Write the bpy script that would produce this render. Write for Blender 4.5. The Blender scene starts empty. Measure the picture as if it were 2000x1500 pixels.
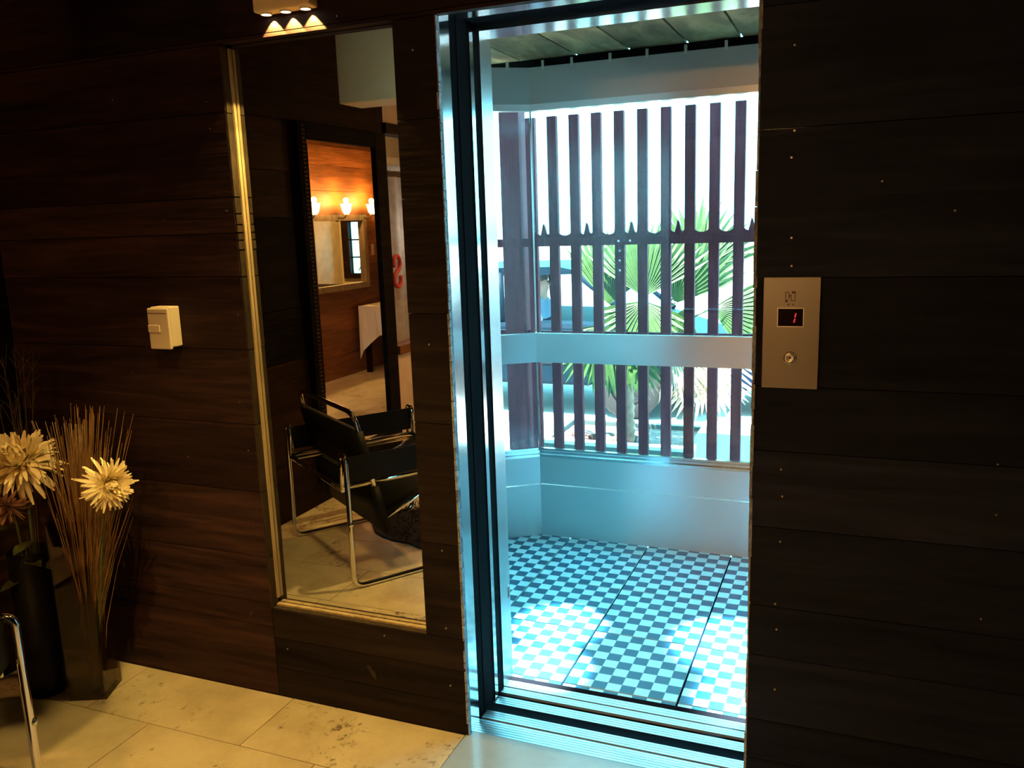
import bpy, bmesh, math, random
from mathutils import Vector, Matrix
R = random.Random(7)
PI = math.pi
C = bpy.context.scene.collection
SC = bpy.context.scene

# ------------------------------------------------------------------ camera
def camera():
    pitch, yaw, roll = 0.1893, 0.3887, -0.0336
    f = 1649.48
    cp, sp, cy, sy = math.cos(pitch), math.sin(pitch), math.cos(yaw), math.sin(yaw)
    fwd = Vector((-sy*cp, cy*cp, -sp)); right = Vector((cy, sy, 0)); up = right.cross(fwd)
    cr, sr = math.cos(roll), math.sin(roll)
    r2 = cr*right + sr*up; u2 = -sr*right + cr*up
    cam = bpy.data.cameras.new('camera'); cam.sensor_width = 36; cam.lens = f*36/2000
    cam.clip_start = .02; cam.clip_end = 300
    o = bpy.data.objects.new('camera', cam); C.objects.link(o)
    m = Matrix((r2, u2, -fwd)).transposed().to_4x4(); m.translation = (1.0533, -2.1232, 1.5572)
    o.matrix_world = m
    SC.camera = o
camera()

# ------------------------------------------------------------------ sky, sun, exposure
w = bpy.data.worlds.new('world'); SC.world = w; w.use_nodes = True
bg = w.node_tree.nodes['Background']
bg.inputs['Color'].default_value = (0.19, 0.80, 1.0, 1); bg.inputs['Strength'].default_value = 15.0
sl = bpy.data.lights.new('sun', 'SUN'); sl.energy = 52; sl.angle = .01; sl.color = (1, .96, .90)
so = bpy.data.objects.new('sun', sl); C.objects.link(so)
so.rotation_euler = Vector((.2, .35, -.9)).to_track_quat('-Z', 'Y').to_euler()
SC.view_settings.view_transform = 'Standard'; SC.view_settings.look = 'None'
SC.view_settings.exposure = 0.0; SC.view_settings.gamma = 1.0
SC.view_settings.use_curve_mapping = False
WARM = (1.0, .66, .17)
WARM2 = (1.0, .46, .12)
CEIL_W = 150.0      # warm ceiling spot
LAMP_W = 26.0      # each of the three wall lamp spots
CAR_W = 12500.0      # each lift downlight

def lamp(name, kind, loc, energy, color, parent=None, target=None, size=None, blend=.2, radius=.01):
    l = bpy.data.lights.new(name, kind); l.energy = energy; l.color = color
    l.shadow_soft_size = radius
    if kind == 'SPOT': l.spot_size = math.radians(size); l.spot_blend = blend
    o = bpy.data.objects.new(name, l); C.objects.link(o)
    o.location = Vector(loc) - (root_loc(parent) if parent else Vector((0, 0, 0)))
    if target is not None:
        o.rotation_euler = (Vector(target)-Vector(loc)).to_track_quat('-Z', 'Y').to_euler()
    if parent: o.parent = parent
    return o

# ------------------------------------------------------------------ materials
def nt(name):
    m = bpy.data.materials.new(name); m.use_nodes = True
    t = m.node_tree; t.nodes.clear()
    out = t.nodes.new('ShaderNodeOutputMaterial')
    return m, t, out
def N(t, typ, **kw):
    n = t.nodes.new(typ)
    for k, v in kw.items(): setattr(n, k, v)
    return n
def principled(t, out, base=None, rough=.5, metal=0., spec=.5):
    p = N(t, 'ShaderNodeBsdfPrincipled')
    if base is not None: p.inputs['Base Color'].default_value = (*base, 1)
    p.inputs['Roughness'].default_value = rough; p.inputs['Metallic'].default_value = metal
    p.inputs['Specular IOR Level'].default_value = spec
    t.links.new(p.outputs[0], out.inputs[0]); return p
def ramp(t, stops):
    r = N(t, 'ShaderNodeValToRGB')
    while len(r.color_ramp.elements) < len(stops): r.color_ramp.elements.new(.5)
    for e, (pos, c) in zip(r.color_ramp.elements, stops): e.position = pos; e.color = (*c, 1)
    return r
def coords(t, scale, rnd=True):
    tc = N(t, 'ShaderNodeTexCoord'); mp = N(t, 'ShaderNodeMapping')
    mp.inputs['Scale'].default_value = scale
    t.links.new(tc.outputs['Object'], mp.inputs['Vector'])
    oi = N(t, 'ShaderNodeObjectInfo') if rnd else None
    return mp, oi
def plain(name, base, rough=.5, metal=0., spec=.5, var=.12, scale=9., bump=0.):
    """procedural: base colour with soft mottling"""
    m, t, out = nt(name); p = principled(t, out, base, rough, metal, spec)
    mp, oi = coords(t, (1, 1, 1))
    n = N(t, 'ShaderNodeTexNoise'); n.inputs['Scale'].default_value = scale; n.inputs['Detail'].default_value = 4
    t.links.new(mp.outputs[0], n.inputs['Vector'])
    lo = tuple(c*(1-var) for c in base); hi = tuple(min(1, c*(1+var)) for c in base)
    r = ramp(t, [(.3, lo), (.7, hi)]); t.links.new(n.outputs['Fac'], r.inputs[0])
    t.links.new(r.outputs[0], p.inputs['Base Color'])
    if bump:
        b = N(t, 'ShaderNodeBump'); b.inputs['Strength'].default_value = bump; b.inputs['Distance'].default_value = .004
        t.links.new(n.outputs['Fac'], b.inputs['Height']); t.links.new(b.outputs[0], p.inputs['Normal'])
    return m
def wood(name, dark, mid, light, scale=(1.2, 9, 14), rough=.5, spec=.3, bump=.35, vari=.35):
    m, t, out = nt(name); p = principled(t, out, mid, rough, 0, spec)
    mp, oi = coords(t, scale)
    ad = N(t, 'ShaderNodeVectorMath', operation='ADD')
    ml = N(t, 'ShaderNodeMath', operation='MULTIPLY'); ml.inputs[1].default_value = 37.0
    t.links.new(oi.outputs['Random'], ml.inputs[0]); t.links.new(mp.outputs[0], ad.inputs[0]); t.links.new(ml.outputs[0], ad.inputs[1])
    n = N(t, 'ShaderNodeTexNoise'); n.inputs['Scale'].default_value = 1.6; n.inputs['Detail'].default_value = 7
    n.inputs['Roughness'].default_value = .62; n.inputs['Distortion'].default_value = .6
    t.links.new(ad.outputs[0], n.inputs['Vector'])
    r = ramp(t, [(.28, dark), (.52, mid), (.75, light)]); t.links.new(n.outputs['Fac'], r.inputs[0])
    hs = N(t, 'ShaderNodeHueSaturation')
    mr = N(t, 'ShaderNodeMapRange'); mr.inputs['To Min'].default_value = 1-vari; mr.inputs['To Max'].default_value = 1+vari
    t.links.new(oi.outputs['Random'], mr.inputs['Value']); t.links.new(mr.outputs[0], hs.inputs['Value'])
    t.links.new(r.outputs[0], hs.inputs['Color']); t.links.new(hs.outputs[0], p.inputs['Base Color'])
    n2 = N(t, 'ShaderNodeTexNoise'); n2.inputs['Scale'].default_value = 6; n2.inputs['Detail'].default_value = 6
    t.links.new(ad.outputs[0], n2.inputs['Vector'])
    b = N(t, 'ShaderNodeBump'); b.inputs['Strength'].default_value = bump; b.inputs['Distance'].default_value = .006
    t.links.new(n2.outputs['Fac'], b.inputs['Height']); t.links.new(b.outputs[0], p.inputs['Normal'])
    rr = N(t, 'ShaderNodeMapRange'); rr.inputs['To Min'].default_value = rough-.12; rr.inputs['To Max'].default_value = rough+.15
    t.links.new(n2.outputs['Fac'], rr.inputs['Value']); t.links.new(rr.outputs[0], p.inputs['Roughness'])
    return m
def steel(name, base=(.64, .645, .66), rough=.3, scale=(2, 2, 120), rv=.1, aniso=0.):
    m, t, out = nt(name); p = principled(t, out, base, rough, 1.0)
    if aniso:
        p.inputs['Anisotropic'].default_value = aniso
        tg = N(t, 'ShaderNodeTangent'); tg.direction_type = 'RADIAL'; tg.axis = 'Z'; t.links.new(tg.outputs[0], p.inputs['Tangent']); p.inputs['Anisotropic Rotation'].default_value = .25
    mp, oi = coords(t, scale)
    n = N(t, 'ShaderNodeTexNoise'); n.inputs['Scale'].default_value = 4; n.inputs['Detail'].default_value = 5
    t.links.new(mp.outputs[0], n.inputs['Vector'])
    mr = N(t, 'ShaderNodeMapRange'); mr.inputs['To Min'].default_value = rough-rv; mr.inputs['To Max'].default_value = rough+rv
    t.links.new(n.outputs['Fac'], mr.inputs['Value']); t.links.new(mr.outputs[0], p.inputs['Roughness'])
    b = N(t, 'ShaderNodeBump'); b.inputs['Strength'].default_value = .02; b.inputs['Distance'].default_value = .0006
    t.links.new(n.outputs['Fac'], b.inputs['Height']); t.links.new(b.outputs[0], p.inputs['Normal'])
    return m
def emit(name, color, strength):
    m, t, out = nt(name); e = N(t, 'ShaderNodeEmission')
    e.inputs[0].default_value = (*color, 1); e.inputs[1].default_value = strength
    t.links.new(e.outputs[0], out.inputs[0]); return m
def mirror_mat(name, tint=(.82, .82, .80)):
    m, t, out = nt(name); g = N(t, 'ShaderNodeBsdfGlossy')
    g.inputs[0].default_value = (*tint, 1); g.inputs['Roughness'].default_value = 0.0
    t.links.new(g.outputs[0], out.inputs[0]); return m
def glass_mat(name, tint=(.96, .98, .98), haze=.02, gloss=.06, rough=.02):
    m, t, out = nt(name)
    tr = N(t, 'ShaderNodeBsdfTransparent'); tr.inputs[0].default_value = (*tint, 1)
    gl = N(t, 'ShaderNodeBsdfGlossy'); gl.inputs['Roughness'].default_value = rough
    lw = N(t, 'ShaderNodeLayerWeight'); lw.inputs[0].default_value = .25
    ml = N(t, 'ShaderNodeMath', operation='MULTIPLY_ADD'); ml.inputs[1].default_value = .35; ml.inputs[2].default_value = gloss
    t.links.new(lw.outputs['Fresnel'], ml.inputs[0])
    m1 = N(t, 'ShaderNodeMixShader'); t.links.new(ml.outputs[0], m1.inputs[0])
    t.links.new(tr.outputs[0], m1.inputs[1]); t.links.new(gl.outputs[0], m1.inputs[2])
    df = N(t, 'ShaderNodeBsdfTranslucent'); df.inputs[0].default_value = (.95, .6, .6, 1)  # translucent veil in the glass, imitates lens glare over the view
    mp, oi = coords(t, (5, 5, 1.5)); n = N(t, 'ShaderNodeTexNoise'); n.inputs['Scale'].default_value = 2.2
    n.inputs['Detail'].default_value = 3
    t.links.new(mp.outputs[0], n.inputs['Vector'])
    mr = N(t, 'ShaderNodeMapRange'); mr.inputs['From Min'].default_value = .3; mr.inputs['From Max'].default_value = .7
    mr.inputs['To Min'].default_value = haze*.4; mr.inputs['To Max'].default_value = haze*1.8
    t.links.new(n.outputs['Fac'], mr.inputs['Value'])
    m2 = N(t, 'ShaderNodeMixShader'); t.links.new(mr.outputs[0], m2.inputs[0])
    t.links.new(m1.outputs[0], m2.inputs[1]); t.links.new(df.outputs[0], m2.inputs[2])
    t.links.new(m2.outputs[0], out.inputs[0]); return m
def stone(name, base, dark, pit, rough=.35):
    m, t, out = nt(name); p = principled(t, out, base, rough)
    mp, oi = coords(t, (1, 1, 1))
    ad = N(t, 'ShaderNodeVectorMath', operation='ADD')
    ml = N(t, 'ShaderNodeMath', operation='MULTIPLY'); ml.inputs[1].default_value = 23.0
    t.links.new(oi.outputs['Random'], ml.inputs[0]); t.links.new(mp.outputs[0], ad.inputs[0]); t.links.new(ml.outputs[0], ad.inputs[1])
    n = N(t, 'ShaderNodeTexNoise'); n.inputs['Scale'].default_value = 5; n.inputs['Detail'].default_value = 6; n.inputs['Roughness'].default_value = .65
    t.links.new(ad.outputs[0], n.inputs['Vector'])
    r = ramp(t, [(.3, dark), (.62, base)]); t.links.new(n.outputs['Fac'], r.inputs[0])
    n2 = N(t, 'ShaderNodeTexNoise'); n2.inputs['Scale'].default_value = 30; n2.inputs['Detail'].default_value = 5; n2.inputs['Roughness'].default_value = .7
    t.links.new(ad.outputs[0], n2.inputs['Vector'])
    n3 = N(t, 'ShaderNodeTexNoise'); n3.inputs['Scale'].default_value = 2.3
    t.links.new(ad.outputs[0], n3.inputs['Vector'])
    mm = N(t, 'ShaderNodeMath', operation='MULTIPLY'); t.links.new(n2.outputs['Fac'], mm.inputs[0]); t.links.new(n3.outputs['Fac'], mm.inputs[1])
    r2 = ramp(t, [(.33, (0, 0, 0)), (.42, (1, 1, 1))]); t.links.new(mm.outputs[0], r2.inputs[0])
    mx = N(t, 'ShaderNodeMixRGB'); t.links.new(r2.outputs[0], mx.inputs[0]); t.links.new(r.outputs[0], mx.inputs[1])
    mx.inputs[2].default_value = (*pit, 1)
    t.links.new(mx.outputs[0], p.inputs['Base Color'])
    b = N(t, 'ShaderNodeBump'); b.inputs['Strength'].default_value = .15; b.inputs['Distance'].default_value = .003; b.invert = True
    t.links.new(r2.outputs[0], b.inputs['Height']); t.links.new(b.outputs[0], p.inputs['Normal'])
    return m

M = {}
M['wood'] = wood('dark_plank_wood', (.009, .005, .0045), (.030, .015, .014), (.064, .030, .024), rough=.6, spec=.08, bump=.15)
M['wood_b'] = wood('blackish_board_wood', (.008, .005, .005), (.017, .0115, .0105), (.030, .020, .017), rough=.6, spec=.06, bump=.12)
M['wood_r'] = wood('near_black_plank_wood', (.009, .011, .022), (.016, .020, .040), (.024, .028, .052), rough=.65, spec=.1, bump=.15)
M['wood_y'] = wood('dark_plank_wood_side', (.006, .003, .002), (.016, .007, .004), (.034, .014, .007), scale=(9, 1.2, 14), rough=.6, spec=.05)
M['wood_black'] = wood('charred_wood', (.003, .0026, .0022), (.006, .005, .004), (.013, .010, .007), scale=(9, 2, 9), rough=.75, spec=.03, bump=.9)
M['wood_orange'] = wood('warm_plank_wood', (.11, .038, .012), (.22, .085, .024), (.34, .14, .045), scale=(9, 1.0, 10), rough=.5)
M['cut'] = wood('cut_wood_end', (.010, .006, .003), (.026, .016, .0075), (.055, .034, .016), scale=(30, 30, 6), rough=.7, bump=.6, vari=.2)
M['cut_grey'] = wood('weathered_wood_edge', (.10, .11, .13), (.32, .36, .42), (.6, .66, .74), scale=(40, 40, 25), rough=.6, bump=1.0, vari=.2)
M['strip'] = wood('pale_trim_wood', (.2, .15, .085), (.33, .25, .14), (.45, .35, .21), scale=(30, 30, 3), rough=.5, vari=.1)
M['ceil_wood'] = wood('weathered_ceiling_wood', (.05, .03, .015), (.19, .105, .05), (.40, .23, .105), scale=(5, 1.6, 5), rough=.7, spec=.1, vari=.5)
M['slat'] = wood('painted_slat_wood', (.055, .012, .020), (.085, .020, .032), (.13, .034, .05), scale=(14, 14, 1.4), rough=.7, spec=.1, vari=.25)
M['mirror'] = mirror_mat('mirror_silver')
M['mirror2'] = mirror_mat('mirror_silver_warm', (.93, .90, .86))
M['steel'] = steel('brushed_steel', rough=.34, aniso=.75)
M['steel_v'] = steel('brushed_steel_upright', scale=(120, 120, 2), rough=.24, rv=.06)
M['steel_pol'] = steel('polished_steel', base=(.68, .69, .70), rough=.13, rv=.05, scale=(30, 30, 2))
M['steel_dk'] = steel('dull_panel_steel', base=(.36, .35, .34), rough=.36, scale=(2, 60, 60))
M['chrome'] = steel('chrome_tube', base=(.78, .78, .76), rough=.08, rv=.03)
M['black'] = plain('black_paint', (.010, .010, .012), .45, spec=.3)
M['pocket'] = plain('shade_black', (.004, .004, .005), .95, spec=.02)  # near-black for recesses and gaps, their shade put into the colour
M['rubber'] = plain('dark_edge_strip', (.010, .004, .005), .9, spec=.03)
M['glass'] = glass_mat('lift_glass', haze=.0022, gloss=.03)
M['glass2'] = glass_mat('clear_glass', haze=.004, gloss=.04)
M['glass_smoke'] = glass_mat('vase_glass', tint=(.62, .56, .48), haze=.012, gloss=.06)
M['tile_light'] = plain('pale_floor_squares', (.50, .66, .68), .34, var=.06)
M['tile_dark'] = plain('dark_floor_squares', (.016, .075, .135), .34, var=.15)
M['grout'] = plain('dark_grout', (.006, .005, .012), .95, spec=.03)
M['trav'] = stone('travertine', (.56, .47, .32), (.38, .30, .19), (.10, .06, .03))
M['landing'] = stone('grey_landing_stone', (.30, .34, .36), (.24, .27, .29), (.2, .21, .22), rough=.2)
M['joint'] = plain('floor_joint', (.07, .045, .025), .8)
M['cream'] = plain('cream_plaster', (.62, .50, .33), .8, bump=.1)
M['beige'] = plain('beige_paint', (.85, .68, .38), .55, var=.04)
M['white'] = plain('white_plastic', (.56, .47, .36), .4, var=.03)
M['darkceil'] = plain('dark_ceiling_paint', (.03, .022, .016), .8)
M['leather'] = plain('black_leather', (.005, .005, .005), .5, spec=.12, bump=.3, scale=60)
M['rug'] = plain('black_pile', (.007, .006, .006), .9)
M['petal'] = plain('cream_petal', (.86, .74, .46), .6, var=.15, scale=40)
M['petal2'] = plain('dusky_petal', (.35, .20, .13), .6, var=.2, scale=40)
M['stem'] = plain('green_stem', (.07, .10, .03), .6)
M['gleaf'] = plain('leaf_green_dark', (.07, .08, .025), .6, var=.3)
M['straw'] = plain('dried_straw', (.34, .19, .07), .7, var=.35, scale=20)
M['twig'] = plain('dry_twig', (.09, .06, .035), .7)
M['cloth'] = plain('white_tablecloth', (.78, .74, .68), .8, var=.04)
M['lens'] = emit('lamp_lens', (1, .9, .7), 14)
M['lens_cool'] = emit('downlight_lens', (.8, .95, 1), 10)
M['sconce'] = emit('sconce_glow', (1, .66, .22), 9)
M['led'] = emit('red_led', (1, .05, .06), .8)
M['display'] = plain('display_glass', (.012, .004, .005), .12, spec=.4)
M['etch'] = plain('etched_mark', (.09, .055, .03), .5)
M['red'] = plain('red_paint', (.45, .02, .02), .5)
M['curtain'] = plain('beige_curtain', (.45, .36, .26), .8, var=.25, scale=14)
M['palm'] = plain('palm_green', (.040, .105, .022), .5, var=.25, scale=12)
M['palm_dry'] = plain('palm_dry', (.62, .5, .36), .8, var=.25, scale=15)
M['trunk'] = plain('palm_trunk', (.22, .15, .11), .9, var=.4, scale=25, bump=.8)
M['soil'] = plain('planter_soil', (.10, .06, .05), .95, var=.5, scale=30, bump=.6)
M['planter'] = plain('teal_planter', (.06, .10, .10), .5)
M['asphalt'] = plain('pale_paving', (.50, .48, .45), .85, var=.15, scale=3)
M['wallout'] = plain('pale_render', (.6, .62, .6), .9)
M['car1'] = plain('dark_teal_car_paint', (.004, .014, .024), .5, spec=.06, var=.05)
M['car2'] = plain('navy_car_paint', (.003, .014, .034), .5, spec=.06, var=.05)
M['tyre'] = plain('tyre_rubber', (.012, .012, .012), .8)
M['carglass'] = glass_mat('car_glass', tint=(.45, .5, .5), haze=.01, gloss=.12)
M['skin'] = plain('skin', (.45, .26, .19), .6, var=.06)
M['shirt'] = plain('blue_shirt', (.16, .24, .36), .8)
M['trouser'] = plain('dark_trousers', (.03, .03, .04), .8)
M['hair'] = plain('dark_hair', (.02, .015, .012), .6, bump=.5, scale=80)
M['facade'] = plain('facade_render', (.35, .33, .30), .9)
M['nail'] = steel('nail_metal', base=(.5, .45, .38), rough=.35)

# ------------------------------------------------------------------ object helpers
def root_loc(o):
    while o.parent: o = o.parent
    return Vector(o.location)
def thing(name, label, cat, loc=(0, 0, 0), group=None, kind=None):
    o = bpy.data.objects.new(name, None); C.objects.link(o); o.location = loc
    o.empty_display_size = .05
    if label: o['label'] = label
    if cat: o['category'] = cat
    if group: o['group'] = group
    if kind: o['kind'] = kind
    return o
def struct(name, label=None, loc=(0, 0, 0)):
    o = bpy.data.objects.new(name, None); C.objects.link(o); o.location = loc
    o['kind'] = 'structure'
    o.empty_display_size = .05
    if label: o['label'] = label; o['category'] = 'structure'
    return o
def tag(o, label, cat, group=None, kind=None):
    o['label'] = label; o['category'] = cat
    if group: o['group'] = group
    if kind: o['kind'] = kind
    return o

class MB:
    def __init__(s): s.v = []; s.f = []; s.mi = []; s.sm = []; s.xf = None
    def add(s, vs, fs, mi=0, smooth=False):
        b = len(s.v)
        s.v += [Vector(v) for v in vs]
        for f in fs: s.f.append([b+i for i in f]); s.mi.append(mi); s.sm.append(smooth)
        return s
    def box(s, x0, x1, y0, y1, z0, z1, mi=0, endmi=None):
        vs = [(x0, y0, z0), (x1, y0, z0), (x1, y1, z0), (x0, y1, z0), (x0, y0, z1), (x1, y0, z1), (x1, y1, z1), (x0, y1, z1)]
        s.add(vs, [(0, 3, 2, 1), (4, 5, 6, 7), (0, 1, 5, 4), (2, 3, 7, 6)], mi)
        b = len(s.v)-8
        for f in ((1, 2, 6, 5), (3, 0, 4, 7)):
            s.f.append([b+i for i in f]); s.mi.append(mi if endmi is None else endmi); s.sm.append(False)
        return s
    def cbox(s, x0, x1, y0, y1, z0, z1, c, mi=0):
        """box with chamfered edges"""
        bm = bmesh.new(); bmesh.ops.create_cube(bm, size=1)
        for v in bm.verts:
            v.co = Vector(((x0+x1)/2+v.co.x*(x1-x0), (y0+y1)/2+v.co.y*(y1-y0), (z0+z1)/2+v.co.z*(z1-z0)))
        bmesh.ops.bevel(bm, geom=list(bm.edges), offset=c, segments=2, profile=.5, affect='EDGES')
        bm.verts.index_update()
        s.add([v.co.copy() for v in bm.verts], [[v.index for v in f.verts] for f in bm.faces], mi)
        bm.free(); return s
    def prism(s, poly, a0, a1, axis='y', mi=0):
        """polygon (u,v) extruded along axis: y -> (x,z), x -> (y,z), z -> (x,y)"""
        n = len(poly)
        def P(u, v, a): return {'y': (u, a, v), 'x': (a, u, v), 'z': (u, v, a)}[axis]
        vs = [P(u, v, a0) for u, v in poly]+[P(u, v, a1) for u, v in poly]
        fs = [list(range(n)), list(range(2*n-1, n-1, -1))]+[(i, i+n, (i+1) % n+n, (i+1) % n) for i in range(n)]
        return s.add(vs, fs, mi)
    def obox(s, p0, p1, z0, z1, inn, outw, mi=0):
        """box along plan segment p0->p1; inn/outw are distances to either side (outward = left of direction)"""
        p0, p1 = Vector(p0), Vector(p1); d = (p1-p0).normalized(); n = Vector((-d.y, d.x))
        q = [p0-n*inn, p1-n*inn, p1+n*outw, p0+n*outw]
        vs = [(a.x, a.y, z0) for a in q]+[(a.x, a.y, z1) for a in q]
        return s.add(vs, [(0, 3, 2, 1), (4, 5, 6, 7), (0, 1, 5, 4), (1, 2, 6, 5), (2, 3, 7, 6), (3, 0, 4, 7)], mi)
    def tube(s, path, r, seg=8, mi=0, caps=True, r1=None):
        path = [Vector(p) for p in path]; n = len(path); rings = []; up = None
        for i, p in enumerate(path):
            t = (path[min(i+1, n-1)]-path[max(i-1, 0)]).normalized()
            if up is None:
                up = t.cross(Vector((0, 0, 1)) if abs(t.z) < .9 else Vector((1, 0, 0))).normalized()
            up = (up-t*up.dot(t)).normalized(); sd = t.cross(up)
            rr = r if r1 is None else r+(r1-r)*i/(n-1)
            rings.append([p+(up*math.cos(2*PI*k/seg)+sd*math.sin(2*PI*k/seg))*rr for k in range(seg)])
        vs = [v for g in rings for v in g]
        fs = [(i*seg+k, i*seg+(k+1) % seg, (i+1)*seg+(k+1) % seg, (i+1)*seg+k) for i in range(n-1) for k in range(seg)]
        s.add(vs, fs, mi, True)
        if caps:
            b = len(s.v)-len(vs)
            s.f.append([b+k for k in range(seg-1, -1, -1)]); s.mi.append(mi); s.sm.append(False)
            s.f.append([b+(n-1)*seg+k for k in range(seg)]); s.mi.append(mi); s.sm.append(False)
        return s
    def lathe(s, prof, c, axis='z', seg=20, mi=0, smooth=True):
        """profile (r,h) around an axis through c"""
        c = Vector(c); vs = []
        for r, h in prof:
            for k in range(seg):
                a = 2*PI*k/seg; x, y = r*math.cos(a), r*math.sin(a)
                vs.append(c+Vector({'z': (x, y, h), 'y': (x, h, y), 'x': (h, x, y)}[axis]))
        n = len(prof)
        fs = [(i*seg+k, i*seg+(k+1) % seg, (i+1)*seg+(k+1) % seg, (i+1)*seg+k) for i in range(n-1) for k in range(seg)]
        return s.add(vs, fs, mi, smooth)
    def disc(s, c, r, axis='z', seg=20, h=.002, mi=0):
        return s.lathe([(0.0001, 0), (r, 0), (r, h), (.0001, h)], c, axis, seg, mi, False)
    def mesh(s, name, mats, off=Vector((0, 0, 0))):
        vs = [(s.xf(v) if s.xf else v)-off for v in s.v]
        me = bpy.data.meshes.new(name); me.from_pydata([tuple(v) for v in vs], [], s.f)
        for m in (mats if isinstance(mats, (list, tuple)) else [mats]): me.materials.append(m)
        me.polygons.foreach_set('material_index', s.mi); me.polygons.foreach_set('use_smooth', s.sm)
        bm = bmesh.new(); bm.from_mesh(me); bmesh.ops.recalc_face_normals(bm, faces=bm.faces); bm.to_mesh(me); bm.free()
        me.update(); return me
    def build(s, name, mats, parent=None, kind=None):
        if parent is not None: off = root_loc(parent)
        else:
            vs = [(s.xf(v) if s.xf else v) for v in s.v]
            off = Vector(((min(v.x for v in vs)+max(v.x for v in vs))/2, (min(v.y for v in vs)+max(v.y for v in vs))/2, min(v.z for v in vs)))
        me = s.mesh(name, mats, off)
        o = bpy.data.objects.new(name, me); C.objects.link(o)
        if parent is not None: o.parent = parent
        else: o.location = off
        if kind: o['kind'] = kind
        return o
def inst(me, name, loc, parent=None, rot=None):
    o = bpy.data.objects.new(name, me); C.objects.link(o)
    if parent is not None: o.parent = parent; o.location = Vector(loc)-root_loc(parent)
    else: o.location = loc
    if rot is not None: o.rotation_euler = rot
    return o
def arc(p0, pc, p1, n=6):
    """rounded corner from p0 to p1 with control pc"""
    p0, pc, p1 = Vector(p0), Vector(pc), Vector(p1)
    return [(1-t)**2*p0+2*t*(1-t)*pc+t*t*p1 for t in [i/n for i in range(n+1)]]
def rounded(pts, r, n=6):
    pts = [Vector(p) for p in pts]; out = [pts[0]]
    for a, b, c in zip(pts, pts[1:], pts[2:]):
        d0, d1 = (a-b), (c-b); k0 = min(r, d0.length*.49); k1 = min(r, d1.length*.49)
        out += arc(b+d0.normalized()*k0, b, b+d1.normalized()*k1, n)
    return out+[pts[-1]]

# ------------------------------------------------------------------ layout numbers
W = .827                      # lift opening width (X 0..W), wall face at y = 0
MX0, MX1, MZ0, MZ1 = -.705, -.13, .32, 2.095
XL = -1.75

# ================================================================== floor
floor = struct('floor')
MB().box(XL-.05, 3.3, -9, .03, -.08, -.006).build('floor_base', M['joint'], floor)
TW, TH = .638, .325
ys = [0.0, -.278]
while ys[-1] > -8.2: ys.append(ys[-1]-TH)
offs = [-.651, -1.012, -.972, -.7, -1.05, -.62, -.9]
tile_n = 0
for r, (ya, yb_) in enumerate(zip(ys, ys[1:])):
    x = offs[r % 7]
    while x > XL: x -= TW
    while x < 3.2:
        x0, x1 = max(x, XL), min(x+TW, 3.2)
        if r == 0 and x0 < -.013 < x1: x1 = -.013
        if r == 0 and x0 > -.02: break
        if x1-x0 > .02 and (ya > -3.6 or x1 < 1.5):
            m = MB(); g = .0013; dz = R.uniform(-.0004, .0004)
            m.box(x0+g, x1-g, yb_+g, ya-g, -.006, dz)
            m.build('floor_tile', M['trav'], floor)
            tile_n += 1
        x = x1 if x < x0-1e-6 else x+TW
# stone strip in front of the lift sill
for x0, x1 in ((-.012, .56), (.562, 1.2), (1.202, 1.84), (1.842, 2.48)):
    MB().box(x0, x1, -.2775, .0265 if x1 < 1.0 else 0, -.006, 0).build('threshold_tile', M['landing'], floor)

# ================================================================== front wall
wf = struct('wall_front')
def planks(zs, x0, x1, y0, y1, parent, mat, cut, zvar=.0012, ends=True):
    for z0, z1 in zip(zs, zs[1:]):
        m = MB(); j = 0 if 1.25 < z0 < 1.72 else R.uniform(0, .0022)
        near = lambda z: .0003 if 1.5 < z < 1.67 and x0 > MX0 else zvar      # tight joints here
        m.box(x0, x1, y0+j, y1, z0+near(z0), z1-near(z1), 0, 1 if ends else None)
        m.build('plank', [mat, cut], parent)
T = .035
planks([0, .25, .335, .497, .722, .948, 1.19, 1.42, 1.552, 1.66, 1.909, 2.1], XL, MX0-.008, 0, T, wf, M['wood'], M['cut'])
planks([2.1, 2.112, 2.33, 2.56, 2.8], XL, W+.0, 0, T, wf, M['wood'], M['cut'])
planks([0, .105, .214, .318], MX0-.004, -.002, 0, T, wf, M['wood_b'], M['cut'])
planks([.318, .62, .99, 1.31, 1.63, 1.84, 2.1], MX1, -.002, 0, T, wf, M['wood_b'], M['cut'])
planks([0, .118, .235, .42, .56, .775, .975, 1.14, 1.405, 1.59, 1.75, 2.02, 2.1], W+.004, 3.2, 0, T, wf, M['wood_r'], M['cut'])
planks([2.1, 2.33, 2.56, 2.8], W+.001, 3.2, 0, T, wf, M['wood_r'], M['cut'])
# sawn ends of the planks beside the mirror, chipped
zr = [.318, .497, .722, .948, 1.19, 1.418, 1.50, 1.53, 1.553, 1.577, 1.61, 1.66, 1.905, 2.095]
for a, b in zip(zr, zr[1:]):
    k = R.uniform(0, .0015); g = .0022 if b-a < .12 else .0013
    MB().box(MX0-.008, MX0-k, R.uniform(.0, .0015), T, a+g, b-g).build('plank_end', M['cut'], wf)
MB().box(MX0-.002, MX0+.005, .027, .0385, .345, 2.09).build('mirror_edge_strip', M['strip'], wf)
MB().box(MX0, MX1, .002, T, .314, .3205).build('mirror_sill', M['cut'], wf)
MB().box(MX0, MX1, .022, .037, .3205, .3265).build('mirror_edge_strip', M['strip'], wf)
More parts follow.
